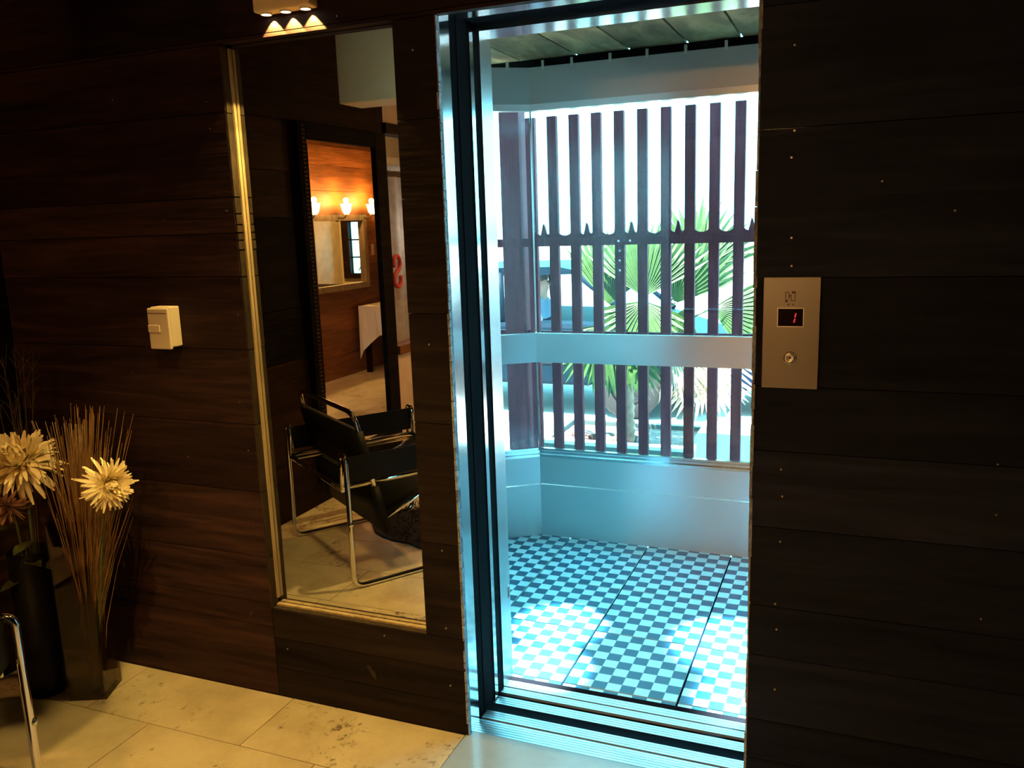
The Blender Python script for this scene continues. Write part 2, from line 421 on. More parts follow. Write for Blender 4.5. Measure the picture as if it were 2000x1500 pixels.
# ragged weathered edge of the boards at the lift opening
z = 0.0
while z < 2.1:
    h = R.uniform(.018, .05); h = min(h, 2.1-z)
    m = MB(); x1 = R.uniform(.0002, .0018)
    m.box(-.006, x1, R.uniform(0, .002), R.uniform(.010, .013), z+.0012, z+h-.0008); m.box(-.006, x1-.001, .0145, .021, z, z+h-.0005)
    m.build('splintered_edge', M['cut_grey'], wf); z += h
z = 0.02
while z < 2.1:
    h = R.uniform(.02, .16); h = min(h, 2.1-z)
    MB().box(W-R.uniform(.0, .004), W+.006, R.uniform(.0, .003), .02, z, z+h-.001).build('splintered_edge', M['cut_grey'], wf); z += h
m = MB().box(XL-.1, -.02, .0455, .09, 0, 2.8).box(W+.02, 3.3, .0352, .09, 0, 2.8).box(-.02, W+.02, .04, .09, 2.13, 2.8)
m.build('wall_core', M['pocket'], wf)
# nail heads
m = MB()
nails = [(-1.147, 1.978), (-.778, 1.942), (-.774, 1.864), (-.071, 2.018), (-.068, 1.222), (.904, 1.93), (.909, 1.743), (.904, 1.683),
         (.909, 1.499), (.911, 1.433), (.903, .74), (-.74, 1.62), (-.735, 1.30), (-.76, 1.02), (-.75, .60), (-.745, .86), (-.06, .60), (-.06, .35), (-.055, .16),
         (-.66, .18), (-.28, .29), (.90, .93), (.905, .86), (.895, .57), (.90, .50), (.90, .33), (1.37, .98), (1.375, .86), (1.36, .60), (1.10, 1.62), (1.25, 1.55),
         (-.99, 1.60), (-1.2, 1.10), (-1.0, .82), (-.30, 2.13), (-.08, 2.2)]
for x, z in nails: m.disc((x, -.0012, z), .0026, 'y', 8, .006)
m.build('nail_heads', M['nail'], wf, 'stuff')
for cx_, cz_, w_, h_, sl in ((-.335, .155, .022, .050, -.55), (-.80, .282, .012, .026, .4)):     # worn pale patches on the boards
    p = [(cx_+w_*.5*math.cos(a)*R.uniform(.7, 1.1)+sl*h_*.5*math.sin(a), cz_+h_*.5*math.sin(a)*R.uniform(.8, 1.1)) for a in [k*PI/7 for k in range(14)]]
    MB().prism(p, -.0008, .004).build('worn_patch', M['cut'], wf)

# unseen facade above and beside the lift, height set so it shades the fence
fac = struct('wall_facade')
MB().box(-9, -.88, .10, .4, -.3, 6.8).box(1.71, 9, .10, .4, -.3, 6.8).box(-.88, 1.71, .10, .4, 2.42, 6.8).build('facade_render', M['facade'], fac)

# ================================================================== other walls, ceiling
cl = struct('ceiling')
MB().box(XL-.1, 3.3, -9, .04, 2.8, 2.9).build('ceiling_board', M['darkceil'], cl)
wl = struct('wall_left')
planks([0, .32, .60, .86], XL-.04, XL, -2.64, 0, wl, M['wood_y'], M['cut'], ends=False)
planks([1.62, 1.86, 2.12, 2.4, 2.8], XL-.04, XL, -2.64, 0, wl, M['wood_y'], M['cut'], ends=False)
for y0, y1 in ((-.62, 0), (-1.12, -.62), (-1.66, -1.12), (-2.64, -1.66)):
    for z0, z1 in ((.86, 1.14), (1.14, 1.62)):
        m = MB().box(XL-.04, XL+R.uniform(-.002, .004), y0+.002, y1-.002, z0+.002, z1-.002)
        m.build('plank', M['wood_black'] if -1.7 < y0 < -.5 else M['wood_y'], wl)
MB().box(XL-.1, XL-.041, -2.64, .04, 0, 2.8).build('wall_core', M['black'], wl)
# part of the left wall beyond the plank stretch: cream, with a glazed opening
MB().box(XL-.1, XL, -4.6, -2.64, 2.2, 2.8).build('plaster_band', M['cream'], wl)
MB().box(XL-.1, XL, -4.6, -2.64, 0, .72).build('plaster_base', M['cream'], wl)
MB().box(XL-.1, XL, -9, -4.6, 0, 2.8).build('plaster_end', M['cream'], wl)
win1 = struct('window_1')
MB().box(XL-.09, XL+.02, -4.6, -2.64, 2.135, 2.2).build('lintel', M['wood_y'], win1)
MB().box(XL-.09, XL+.03, -4.6, -2.64, .72, .775).build('window_sill', M['wood_orange'], win1)
MB().box(XL-.05, XL-.042, -4.6, -2.64, .775, 2.135).build('pane', M['glass2'], win1)
# alcove behind that pane
alc = struct('wall_alcove')
MB().box(XL-1.1, XL-1.0, -4.8, -2.5, 0, 2.8).box(XL-1.1, XL-.1, -2.62, -2.55, 0, 2.8).box(XL-1.1, XL-.1, -4.8, -4.72, 0, 2.8).build('alcove_wall', M['cream'], alc)
MB().box(XL-1.1, XL-.1, -4.8, -2.5, 2.8, 2.85).box(XL-1.1, XL-.1, -4.8, -2.5, -.05, 0).build('alcove_box', M['cream'], alc)
MB().box(XL-1.0, XL-.25, -4.7, -2.62, 1.98, 2.03).build('alcove_shelf', M['cream'], alc)
cur = MB(); n = 60; pts = []
for i in range(n+1):
    y = -4.4+1.76*i/n; pts.append((XL-.55+.03*math.sin(i*1.35)+.012*math.sin(i*2.7), y))
vs = [(x, y, .1) for x, y in pts]+[(x, y, 1.93) for x, y in pts]
cur.add(vs, [(i, i+1, i+n+2, i+n+1) for i in range(n)], 0, True)
tag(cur.build('curtain', M['curtain']), 'beige pleated curtain hanging behind the glazed opening with the red letter', 'curtain')
lamp('alcove_fill', 'POINT', (XL-.28, -3.1, 2.4), 14, (1, .80, .52), radius=.1)  # unseen fill lamps added to brighten the alcove
lamp('alcove_fill', 'POINT', (XL-.3, -3.9, 1.5), 9, (.9, .92, .95), radius=.1)

MB().box(3.2, 3.3, -4.25, .04, 0, 2.8).build('wall_right', M['wood_y'], None, 'structure')
PX = .50
MB().box(XL-.1, PX+.06, -9.1, -9, 0, 2.8).build('wall_back', M['cream'], None, 'structure')
# partition wall behind the camera, orange boards, hatch
wr = struct('wall_rear')
HY0, HY1, HZ0, HZ1 = -5.90, -4.88, .92, 1.68
def rear(z0, z1, y0, y1):
    m = MB().box(PX+R.uniform(0, .003), PX+.03, y0, y1, z0+.0015, z1-.0015); m.build('plank', M['wood_orange'], wr)
for z0, z1 in ((0, .24), (.24, .48), (.48, .70), (.70, HZ0)): rear(z0, z1, -9, -4.2)
for z0, z1 in ((HZ0, 1.17), (1.17, 1.42), (1.42, HZ1)): rear(z0, z1, -9, HY0); rear(z0, z1, HY1, -4.2)
for z0, z1 in ((HZ1, 1.93), (1.93, 2.18), (2.18, 2.45), (2.45, 2.8)): rear(z0, z1, -9, -4.2)
MB().box(PX+.03, 3.2, -4.25, -4.2, 0, 2.8).build('partition_face', M['wood'], wr)
MB().box(PX+.03, PX+.06, -9, HY0-.02, 0, 2.8).box(PX+.03, PX+.06, HY1+.02, -4.2, 0, 2.8).box(PX+.03, PX+.06, HY0-.02, HY1+.02, HZ1+.02, 2.8).box(PX+.03, PX+.06, HY0-.02, HY1+.02, 0, HZ0-.02).build('wall_core', M['black'], wr)
# framed hatch to a cream room
hw = struct('window_2')
m = MB(); b = .05
m.box(PX-.025, PX+.05, HY0-b*.2, HY0+b, HZ0-b*.2, HZ1+b*.2).box(PX-.025, PX+.05, HY1-b, HY1+b*.2, HZ0-b*.2, HZ1+b*.2)
m.box(PX-.025, PX+.05, HY0+b, HY1-b, HZ1-b, HZ1+b*.2).box(PX-.025, PX+.05, HY0+b, HY1-b, HZ0-b*.2, HZ0+b)
m.build('window_frame', M['strip'], hw)
cr = struct('wall_cream_room')
MB().box(2.2, 2.25, -8, -4.25, 0, 2.8).box(PX+.06, 1.83, -8.05, -8, 0, 2.8).box(2.03, 2.2, -8.05, -8, 0, 2.8).box(1.83, 2.03, -8.05, -8, 0, .93).box(1.83, 2.03, -8.05, -8, 1.63, 2.8).build('cream_wall', M['cream'], cr)
MB().box(PX+.08, 2.1, -7.2, -4.4, .80, .84).build('counter', M['wood_y'], cr)
MB().box(PX+.06, 1.05, -8.0, -7.6, .84, 2.8).build('cream_return', M['cream'], cr)
w3 = struct('window_3')
m = MB()
for x0, x1, z0, z1 in ((2.03, 2.14, .86, 1.70), (1.78, 1.83, .86, 1.70), (1.83, 2.03, 1.63, 1.70), (1.83, 2.03, .86, .93), (1.83, 2.03, 1.38, 1.40), (1.83, 2.03, 1.14, 1.16)):
    m.box(x0, x1, -8.03, -7.95, z0, z1)
m.build('window_frame', M['wood_y'], w3)
MB().box(1.83, 2.03, -8.03, -8.025, .93, 1.63).build('pane', M['glass2'], w3)
gt = struct('floor_terrace'); MB().box(PX, 12, -25, -8.06, -.2, -.05).build('terrace_paving', M['asphalt'], gt)
sh = thing('garden_shrub', 'green shrub outside the small window seen through the hatch', 'shrub', (2.2, -9.6, -.05))
m = MB()
for k in range(420):
    a, b_ = R.uniform(0, 6.28), R.uniform(-1, 1); rr = R.uniform(.5, 1)**.5
    p = Vector((2.2+.7*rr*math.cos(a)*math.sqrt(1-b_*b_), -9.6+.5*rr*math.sin(a)*math.sqrt(1-b_*b_), .85+.55*rr*b_))
    d = Vector((R.uniform(-1, 1), R.uniform(-1, 1), R.uniform(-.3, 1))).normalized(); t_ = d.cross(Vector((.3, .2, 1))).normalized()
    m.add([p-t_*.03, p+d*.07, p+t_*.03, p-d*.05], [(0, 1, 2, 3)])
m.build('foliage', M['palm'], sh, 'stuff')
MB().tube([(2.2, -9.6, -.05), (2.22, -9.6, .5), (2.18, -9.58, .9)], .03, 6).build('stem', M['trunk'], sh)
lamp('cream_room_fill', 'POINT', (1.1, -6.3, 2.5), 240, (1, .60, .17), radius=.1)  # unseen lamp added to brighten the room behind the hatch

# ================================================================== lift doorway
d1 = struct('door_1')
for xs, sg in ((0, -1), (W, 1)):
    a, b = sorted((xs, xs+sg*.10))
    MB().box(a, b, .021, .08, 0, 2.1).build('landing_jamb', M['steel_pol'], d1)
    a2, b2 = sorted((xs+sg*.004, xs+sg*.86))
    MB().box(a2, b2, .091, .225, -.05, 2.42).build('door_pocket', M['pocket'], d1)  # pockets are solid black blocks in place of shaded recesses
    MB().box(min(xs, xs+sg*.3), max(xs, xs+sg*.3), .212, .236, .005, 2.12).build('car_door_leaf', M['steel_pol'], d1)
    MB().box(min(xs+sg*.002, xs+sg*.3), max(xs+sg*.002, xs+sg*.3), .13, .155, .005, 2.12).build('landing_door_leaf', M['pocket'], d1)
    MB().box(a2, b2, .237, .285, -.05, 2.42).build('car_pocket', M['pocket'], d1)
MB().box(0, W, .021, .08, 2.1, 2.2).build('landing_header', M['steel_pol'], d1)
MB().box(-.004, W+.004, .08, .25, 2.125, 2.42).build('door_hanger_box', M['pocket'], d1)
def sill(y0, y1, grooves, fine, name):
    m = MB(); cuts = sorted(grooves); y = y0
    MB().box(-.02, W+.02, y0, y1, -.04, -.0098).build(name+'_groove', M['pocket'], d1)  # groove bed coloured black for the shade in it
    segs = []
    for g0, g1 in cuts: segs.append((y, g0)); y = g1
    segs.append((y, y1))
    for a, b in segs:
        n = max(1, int((b-a)/fine)); st = (b-a)/n
        for k in range(n): m.box(-.02, W+.02, a+k*st+.0012, a+(k+1)*st-.0012, -.010, -.0005)
    m.build(name, M['steel'], d1)
sill(.028, .152, [(.098, .106)], .0105, 'landing_sill')
sill(.194, .344, [(.240, .262), (.297, .303)], .0105, 'car_sill')
MB().box(-.02, W+.02, .190, .1938, -.3, -.0012).build('gap_shade_plate', M['pocket'], d1)  # added black plate, makes the gap between the sills read as dark
MB().box(-.02, W+.02, .15, .196, -.3, -.16).build('shaft_gap_floor', M['pocket'], d1)
MB().box(-.02, W+.02, .344, .3685, -.04, .0002).build('threshold_strip', M['rubber'], d1)

# ================================================================== lift car
car = thing('elevator_car', 'lift car with checkered floor, steel panels and glass bay walls beyond the doorway', 'elevator', (.4135, 1.0, 0))
SX0, SX1, CY = -.78, W+.78, 1.39
BX0, BX1, BY = -.367, W+.367, 1.678
poly = [(SX0, .368), (SX1, .368), (SX1, CY), (BX1, BY), (BX0, BY), (SX0, CY)]
def clip(poly, x0, x1, y0, y1):
    def cut(p, f):
        out = []
        for a, b in zip(p, p[1:]+p[:1]):
            fa, fb = f(a), f(b)
            if fa >= 0: out.append(a)
            if (fa >= 0) != (fb >= 0):
                t = fa/(fa-fb); out.append((a[0]+(b[0]-a[0])*t, a[1]+(b[1]-a[1])*t))
        return out
    for f in (lambda a: a[0]-x0, lambda a: x1-a[0], lambda a: a[1]-y0, lambda a: y1-a[1]):
        if len(poly) < 3: return []
        poly = cut(poly, f)
    return poly
MB().prism(poly, -.06, -.008, 'z').build('floor_base', M['grout'], car)
TX, TY, TS = .1772, 1.1702, .3921; Q = TS/8
def area(p): return abs(sum(a[0]*b[1]-b[0]*a[1] for a, b in zip(p, p[1:]+p[:1])))/2
for i in range(-3, 5):
    for j in range(-2, 3):
        x0, y1 = TX+TS*i, TY-TS*j; gx, gy = .0042, .0040
        p = clip(poly, x0+gx, x0+TS-gx, y1-TS+gy, y1-gy)
        if len(p) < 3 or area(p) < .0005: continue
        m = MB().prism(p, -.008, 0, 'z', 0)
        for a in range(8):
            for b_ in range(8):
                if (a+b_) % 2 == 0: continue
                q = clip(p, x0+a*Q, x0+(a+1)*Q, y1-(b_+1)*Q, y1-b_*Q)
                if len(q) >= 3: m.add([(u, v, .0003) for u, v in q], [list(range(len(q)))], 1)
        m.build('floor_tile', [M['tile_light'], M['tile_dark']], car)
segs = [((SX0, .37), (SX0, CY)), ((SX0, CY), (BX0, BY)), ((BX0, BY), (BX1, BY)), ((BX1, BY), (SX1, CY)), ((SX1, CY), (SX1, .37))]
for k, (a, b) in enumerate(segs):
    MB().obox(a, b, 0, .266, 0, .03).build('lower_panel', M['steel'], car)
    MB().obox(a, b, .272, .412, .004, .03).build('middle_panel', M['steel'], car)
    MB().obox(a, b, .412, .424, .012, .03).obox(a, b, .424, .440, .0, .03).build('window_ledge', M['steel_pol'], car)
    MB().obox(a, b, 2.085, 2.246, 0, .03).build('top_panel', M['steel_dk'], car)
    MB().obox(a, b, 2.055, 2.068, .008, .03).obox(a, b, 2.068, 2.085, .002, .03).build('window_head', M['steel'], car)
    if k in (0, 4): MB().obox(a, b, .44, 2.055, 0, .03).build('side_panel', M['steel'], car)
    else:
        MB().obox(a, b, .44, 2.055, -.012, .020).build('glass_pane', M['glass'], car)
        MB().obox(a, b, .440, .452, -.004, .025).build('glazing_bead', M['steel_pol'], car)
    MB().obox(a, b, .888, 1.03, .022, -.010).build('handrail', M['steel'], car)
for x, y in ((BX0, BY), (BX1, BY), (SX0, CY), (SX1, CY)):
    MB().box(x-.004, x+.004, y-.002, y+.014, .44, 2.055).build('corner_bead', M['chrome'], car)
# ceiling boards with clips along the top panel
cx = [-.90, -.66, -.415, -.15, .092, .347, .572, .81, 1.05, 1.29, 1.53, 1.73]
for a, b in zip(cx, cx[1:]):
    MB().box(a+.005, b-.005, .37, 1.72, 2.285, 2.305).build('ceiling_plank', M['ceil_wood'], car)
MB().box(-.9, 1.73, .285, 1.75, 2.306, 2.40).build('car_roof', M['black'], car)
MB().box(-.9, 1.73, BY+.0305, 1.72, 2.246, 2.285).build('ceiling_edge', M['wood_black'], car)
for x in (-.30, -.162, .014, .179, .345, .514, .68): MB().box(x-.006, x+.006, BY-.004, BY+.004, 2.235, 2.272).build('clip', M['nail'], car)
MB().box(-.455, -.443, 1.612, 1.622, 2.235, 2.270).build('clip', M['nail'], car)
# front return of the car
for xs, sg in ((0, -1), (W, 1)):
    a, b = sorted((xs, xs+sg*.86))
    MB().box(a, b, .285, .368, 0, 2.40).build('front_return', M['steel_v'], car)
MB().box(0, W, .25, .365, 2.102, 2.40).build('front_header', M['steel_pol'], car)
sl_ = MB().box(-.001, .0012, .348, .360, .30, .345).build('sensor_slot', M['steel_pol'], car)
MB().box(0, .0018, .351, .357, .305, .340).build('slot_hole', M['black'], car)
# downlights near the car front
for i, (x, y, s, k) in enumerate(((.03, .78, 10.5, .9), (.06, .46, 10.5, 1.1), (.69, .82, 13.0, .9), (.92, .46, 17., 1.4))):
    rg = MB().lathe([(.045, 0), (.045, -.006), (.032, -.008), (.032, 0)], (x, y, 2.285)).build('downlight_ring', M['steel_pol'], car)
    MB().disc((x, y, 2.281), .032).build('downlight_lens', M['lens_cool'], car)
    lamp('lift_downlight', 'SPOT', (x, y, 2.272), CAR_W*k, (.30, .84, 1.0), car, (x, y, 0), s, 1.0, .02)

# ================================================================== wall things
wm = thing('wall_mirror', 'tall mirror recessed in the dark planks, showing a chrome chair', 'mirror', ((MX0+MX1)/2, .04, MZ0))
MB().box(MX0-.004, MX1+.01, .0402, .0450, MZ0-.006, MZ1+.03).build('mirror_glass', M['mirror'], wm)

wlmp = thing('wall_lamp', 'cream box wall lamp with three glowing downlight lenses above the mirror', 'lamp', (-.4505, 0, 2.157))
MB().cbox(-.545, -.357, -.046, -.0005, 2.157, 2.247, .006).build('lamp_housing', M['beige'], wlmp)
for i in range(3):
    x = -.5165+.066*i
    MB().lathe([(.0165, 2.1575), (.0165, 2.1525), (.0135, 2.1525), (.0135, 2.1575)], (x, -.024, 0), 'z', 18).build('lens_ring', M['beige'], wlmp)
    MB().disc((x, -.024, 2.1535), .0135, 'z', 18, .002).build('lamp_lens', M['lens'], wlmp)
    lamp('lamp_beam', 'SPOT', (x+.006, -.011, 2.151), LAMP_W, WARM, wlmp, (x+.006, -.011, 0), 85, .10, .003)

sw = thing('light_switch', 'cream surface-mounted light switch on the dark planks', 'switch', (-1.035, 0, 1.19))
MB().cbox(-1.047, -.967, -.045, -.0005, 1.198, 1.328, .004).build('back_box', M['white'], sw)
MB().cbox(-1.050, -.964, -.0565, -.0455, 1.193, 1.325, .004).build('switch_plate', M['white'], sw)
MB().cbox(-1.046, -.998, -.0625, -.0567, 1.248, 1.272, .002).build('rocker', M['white'], sw)
MB().box(-1.047, -.970, -.0580, -.0567, 1.308, 1.3095).build('plate_groove', M['cut'], sw)

cp = thing('call_panel', 'stainless steel lift call panel with red floor display and round button', 'panel', (.912, 0, 1.138))
px0, px1, pz0, pz1, py = .849, .979, 1.138, 1.407, -.007
MB().cbox(px0, px1, py, -.0006, pz0, pz1, .0012).build('face_plate', M['steel_dk'], cp)
dsp = MB().box(.884, .941, py-.0006, py+.001, 1.290, 1.332).build('display', M['display'], cp)
m = MB()
for x0, x1, z0, z1 in ((.882, .884, 1.288, 1.334), (.941, .943, 1.288, 1.334), (.884, .941, 1.332, 1.334), (.884, .941, 1.288, 1.290)): m.box(x0, x1, py-.0009, py+.001, z0, z1)
m.build('display_bezel', M['steel'], cp)
m = MB()
for z0, z1, xo in ((1.2985, 1.3095, .9195), (1.3110, 1.3220, .9215)):
    m.prism([(xo, z0), (xo+.0028, z0+.0006), (xo+.0046, z1-.001), (xo+.0036, z1), (xo+.0018, z1-.001), (xo-.0002, z0+.002)], py-.0012, py-.0004, 'y')
m.build('floor_digit', M['led'], dsp)
bt = MB().lathe([(.0155, py+.001), (.0155, py-.003), (.0135, py-.004), (.0125, py-.0015)], (.9135, 0, 1.213), 'y', 28).build('button_ring', M['chrome'], cp)
MB().lathe([(.0124, py-.001), (.0115, py-.0035), (.008, py-.0028), (.004, py-.0022), (.0001, py-.0022)], (.9135, 0, 1.213), 'y', 28).build('call_button', M['steel'], bt)
MB().disc((.9135, py-.0030, 1.2135), .0032, 'y', 12, .001).build('button_pip', M['etch'], bt)
m = MB()      # etched emblem: two interlocking hooks over two small arrow marks
e = [(.9020, .9032, 1.346, 1.362), (.9020, .9062, 1.345, 1.349), (.9032, .9070, 1.3605, 1.3617), (.9070, .9082, 1.350, 1.3617), (.9082, .9100, 1.3535, 1.3570),
     (.9118, .9176, 1.3590, 1.3627), (.9165, .9176, 1.347, 1.3627), (.9105, .9165, 1.347, 1.3482), (.9105, .9116, 1.347, 1.3575)]
EM = lambda x, z: (.9110+(x-.9098)*1.5, 1.3585+(z-1.3525)*1.5)
for x0, x1, z0, z1 in e: (a_, c_), (b_, d_) = EM(x0, z0), EM(x1, z1); m.box(a_, b_, py-.0004, py+.001, c_, d_)
m.prism([EM(*p) for p in ((.9052, 1.3425), (.9090, 1.3425), (.9071, 1.3385))], py-.0004, py+.001); m.prism([EM(*p) for p in ((.9122, 1.3415), (.9150, 1.3428), (.9160, 1.3390))], py-.0004, py+.001)
m.build('etched_emblem', M['etch'], cp)

# beige soffit box under the ceiling, seen in the mirror
tag(MB().cbox(-.955, -.50, -1.09, -.92, 2.06, 2.80, .004).build('ceiling_box', M['beige']), 'plain beige box hung from the ceiling, seen at the top of the wall mirror', 'box')
cl_l = thing('ceiling_spotlight', 'small black spotlight fixed on the ceiling in front of the lift wall', 'lamp', (-.297, -1.115, 2.70))
MB().lathe([(.0001, 2.80), (.045, 2.80), (.045, 2.70), (.038, 2.70), (.03, 2.75), (.0001, 2.75)], (-.297, -1.115, 0)).build('lamp_can', M['black'], cl_l)
lamp('ceiling_beam', 'SPOT', (-.297, -1.115, 2.66), CEIL_W, WARM, cl_l, (-.55, -1.0, 0), 84, .6, .008)

# ================================================================== chrome lounge chair
A = Vector((-.926, -.734)); F = Vector((.575, -.818)).normalized(); RT = Vector((F.y, -F.x))
CC = A+RT*.39+F*.335
def chx(p):   # chair local (x right, y forward, z up) -> world
    q = CC+RT*p.x+F*p.y; return Vector((q.x, q.y, p.z))
ch = thing('lounge_chair', 'chrome tube lounge chair with black leather straps, reflected in the wall mirror', 'chair', (CC.x, CC.y, 0))
def cpart(name, m, mat): m.xf = chx; return m.build(name, mat, ch)
tr = .0115
for s in (-1, 1):
    p = [(s*.335, .335, .44), (s*.335, .335, .60), (s*.39, .335, .60), (s*.39, .335, tr), (s*.39, -.335, tr), (s*.39, -.335, .60), (s*.335, -.335, .60), (s*.335, -.335, .44)]
    path = rounded(p[:3]+[p[3]], .0275, 5)[:-1]+rounded([p[2], p[3], p[4], p[5]], .055, 6)[1:-1]+rounded([p[4], p[5], p[6], p[7]], .0275, 5)[1:]
    cpart('side_frame', MB().tube(path, tr, 10), M['chrome'])
    cpart('seat_rail', MB().tube([(s*.335, -.335, .455), (s*.335, .335, .455)], tr, 10).tube([(s*.31, -.335, .44), (s*.31, .335, .44)], .008, 8), M['chrome'])
    m = MB().box(s*.3625-.002, s*.3625+.002, -.335, .335, .475, .59); cpart('arm_strap', m, M['leather'])
    m = MB().tube([(s*.29, -.15, .25), (s*.29, .33, .44)], tr, 10); cpart('seat_tube', m, M['chrome'])
    for yy in (-.335, .335):
        cpart('clamp', MB().lathe([(.0001, -.004), (.011, -.004), (.011, .004), (.0001, .004)], (s*.402, yy, .30), 'x', 10), M['chrome'])
bk = rounded([(-.35, -.15, .235), (-.35, -.27, .775), (.35, -.27, .775), (.35, -.15, .235)], .075, 8)
cpart('back_frame', MB().tube(bk, tr, 10), M['chrome'])
cpart('front_bar', MB().tube([(-.335, .335, .45), (.335, .335, .45)], tr, 10), M['chrome'])
cpart('rear_bar', MB().tube([(-.335, -.335, .44), (.335, -.335, .44)], tr, 10), M['chrome'])
def sling(p0, p1, x, sag, th=.004, n=8, up=.0035):
    m = MB(); p0, p1 = Vector(p0), Vector(p1); d = (p1-p0).normalized(); nrm = Vector((0, -d.z, d.y))
    vs = []
    for i in range(n+1):
        t = i/n; xx = -x+2*x*t; dp = -sag*math.sin(PI*t)
        for p in (p0, p1):
            vs += [Vector((xx, p.y, p.z))+nrm*(dp+tr+(up if th > .01 else 0)), Vector((xx, p.y, p.z))+nrm*(dp+tr+(up if th > .01 else 0)-th)]
    fs = []
    for i in range(n):
        a, b = i*4, i*4+4
        fs += [(a, b, b+2, a+2), (a+1, a+3, b+3, b+1), (a, a+1, b+1, b), (a+2, b+2, b+3, a+3)]
    fs += [(0, 2, 3, 1), (n*4, n*4+1, n*4+3, n*4+2)]
    return m.add(vs, fs, 0, True)
def bp(t): return (0, -.15-.12*t, .235+.54*t)
cpart('upper_back_strap', sling(bp(.84), bp(.44), .364, 0, .030, 8, .0035), M['leather'])
cpart('lower_back_strap', sling(bp(.36), bp(-.04), .364, 0, .030, 8, .0035), M['leather'])
cpart('seat_sling', sling((0, -.13, .262), (0, .33, .44), .30, .03), M['leather'])

pdt = thing('ceiling_pendant', 'small warm ceiling lamp further back in the room', 'lamp', (-.11, -3.0, 2.6))
MB().lathe([(.0001, 2.80), (.05, 2.80), (.05, 2.62), (.044, 2.62), (.044, 2.76), (.0001, 2.76)], (-.11, -3.0, 0)).build('lamp_can', M['black'], pdt)
MB().disc((-.11, -3.0, 2.63), .043, 'z', 18, .01).build('lamp_lens', M['sconce'], pdt)
lamp('pendant_light', 'SPOT', (-.11, -3.0, 2.615), 170, WARM2, pdt, (-.11, -2.9, 0), 160, .6, .04)

# shaggy black rug in front of the chair
rg = thing('shaggy_rug', 'black shaggy hide rug on the stone floor, seen in the mirror', 'rug', (-.72, -1.62, 0))
pts = []
for k in range(40):
    a = 2*PI*k/40; r = 1+.10*math.sin(3*a+.5)+.06*math.sin(5*a)+R.uniform(-.03, .03)
    pts.append((-.72+.54*r*math.cos(a), -1.62+.40*r*math.sin(a)))
MB().prism(pts, .001, .010, 'z').build('rug_hide', M['rug'], rg)
m = MB()
for k in range(2600):
    a = R.uniform(0, 2*PI); r = math.sqrt(R.random())*1.02
    x, y = -.72+.54*r*math.cos(a), -1.62+.40*r*math.sin(a); t = R.uniform(0, 2*PI); l = R.uniform(.02, .05)
    dx, dy = math.cos(t)*l, math.sin(t)*l; w_ = .004
    m.add([(x-dy/l*w_, y+dx/l*w_, .009), (x+dy/l*w_, y-dx/l*w_, .009), (x+dx, y+dy, .009+R.uniform(.005, .03))], [(0, 1, 2)])
m.build('rug_pile', M['rug'], rg, 'stuff')

# ================================================================== leaning mirror on the left wall
lm = thing('framed_mirror', 'tall mirror in a wide black frame on the left wall beside the chrome chair', 'mirror', (XL+.03, -2.1, .12))
iy0, iy1, iz0, iz1 = .08-2.535, .08-1.825, .25, 2.035
oy0, oy1, oz0, oz1 = .08-2.665, .08-1.745, .14, 2.125
for y0, y1, z0, z1 in ((oy0, iy0, oz0, oz1), (iy1, oy1, oz0, oz1), (iy0, iy1, iz1, oz1), (iy0, iy1, oz0, iz0)):
    MB().cbox(XL+.001, XL+.045, y0, y1, z0, z1, .006).build('frame_rail', M['wood_black'], lm)
m = MB()
for k in range(90):
    zz = oz0+.01+k*(oz1-oz0-.02)/90
    m.box(XL+.044, XL+.050, iy1+.02, iy1+.05, zz, zz+.012)
m.build('frame_beading', M['wood'], lm, 'stuff')
m = MB(); b = .028; x0, x1 = XL+.024, XL+.0262
o_ = [(iy0, iz0), (iy1, iz0), (iy1, iz1), (iy0, iz1)]; n_ = [(iy0+b, iz0+b), (iy1-b, iz0+b), (iy1-b, iz1-b), (iy0+b, iz1-b)]
m.add([(x0, *p) for p in o_]+[(x1, *p) for p in n_], [(4, 5, 6, 7)]+[(i, (i+1) % 4, (i+1) % 4+4, i+4) for i in range(4)])
m.build('mirror_glass', M['mirror2'], lm)

# red letter S on the pane of the glazed opening
m = MB(); path = []
cyS, czS, rS = -2.775, 1.26, .042
for k in range(25):
    t = k/24; a = -.5+(1.5*PI+.5)*t          # upper bowl
    path.append((cyS+rS*math.cos(a), czS+rS+.012+1.15*rS*math.sin(a)))
for k in range(1, 25):
    t = k/24; a = PI/2-(1.5*PI+.5)*t
    path.append((cyS+rS*math.cos(a)*1.05, czS-rS-.012+1.15*rS*math.sin(a)))
m.tube([(XL-.036, y, z) for y, z in path], .013, 8)
sg = m.build('window_letter', M['red']); tag(sg, 'red letter S painted on the glazed opening, seen reversed in the mirror', 'sign')

# ================================================================== sconces, table behind the camera
def sconce(y, label):
    t = thing('wall_sconce', label, 'lamp', (PX, y, 1.62), 'sconces on the orange plank wall')
    MB().lathe([(.0001, -.001), (.04, -.001), (.04, -.02), (.0001, -.025)], (PX, y, 1.66), 'x', 16).build('back_plate', M['twig'], t)
    MB().tube(rounded([(PX-.02, y, 1.66), (PX-.10, y, 1.65), (PX-.13, y, 1.70)], .03), .009).build('arm', M['twig'], t)
    MB().lathe([(.022, 0), (.042, .03), (.06, .11), (.057, .11), (.03, .02)], (PX-.13, y, 1.69), 'z', 20).build('shade', M['sconce'], t)
    lamp('sconce_light', 'POINT', (PX-.13, y, 1.83), 34, WARM2, t, radius=.03)
sconce(-5.37, 'glowing wall sconce over the middle of the framed hatch')
sconce(-5.87, 'glowing wall sconce over the end of the hatch nearer the white table')
sconce(-4.81, 'glowing wall sconce over the end of the hatch away from the table')
MB().box(PX-.012, PX-.0005, -6.06, -6.02, 1.25, 1.37).build('hatch_switch', M['white'])
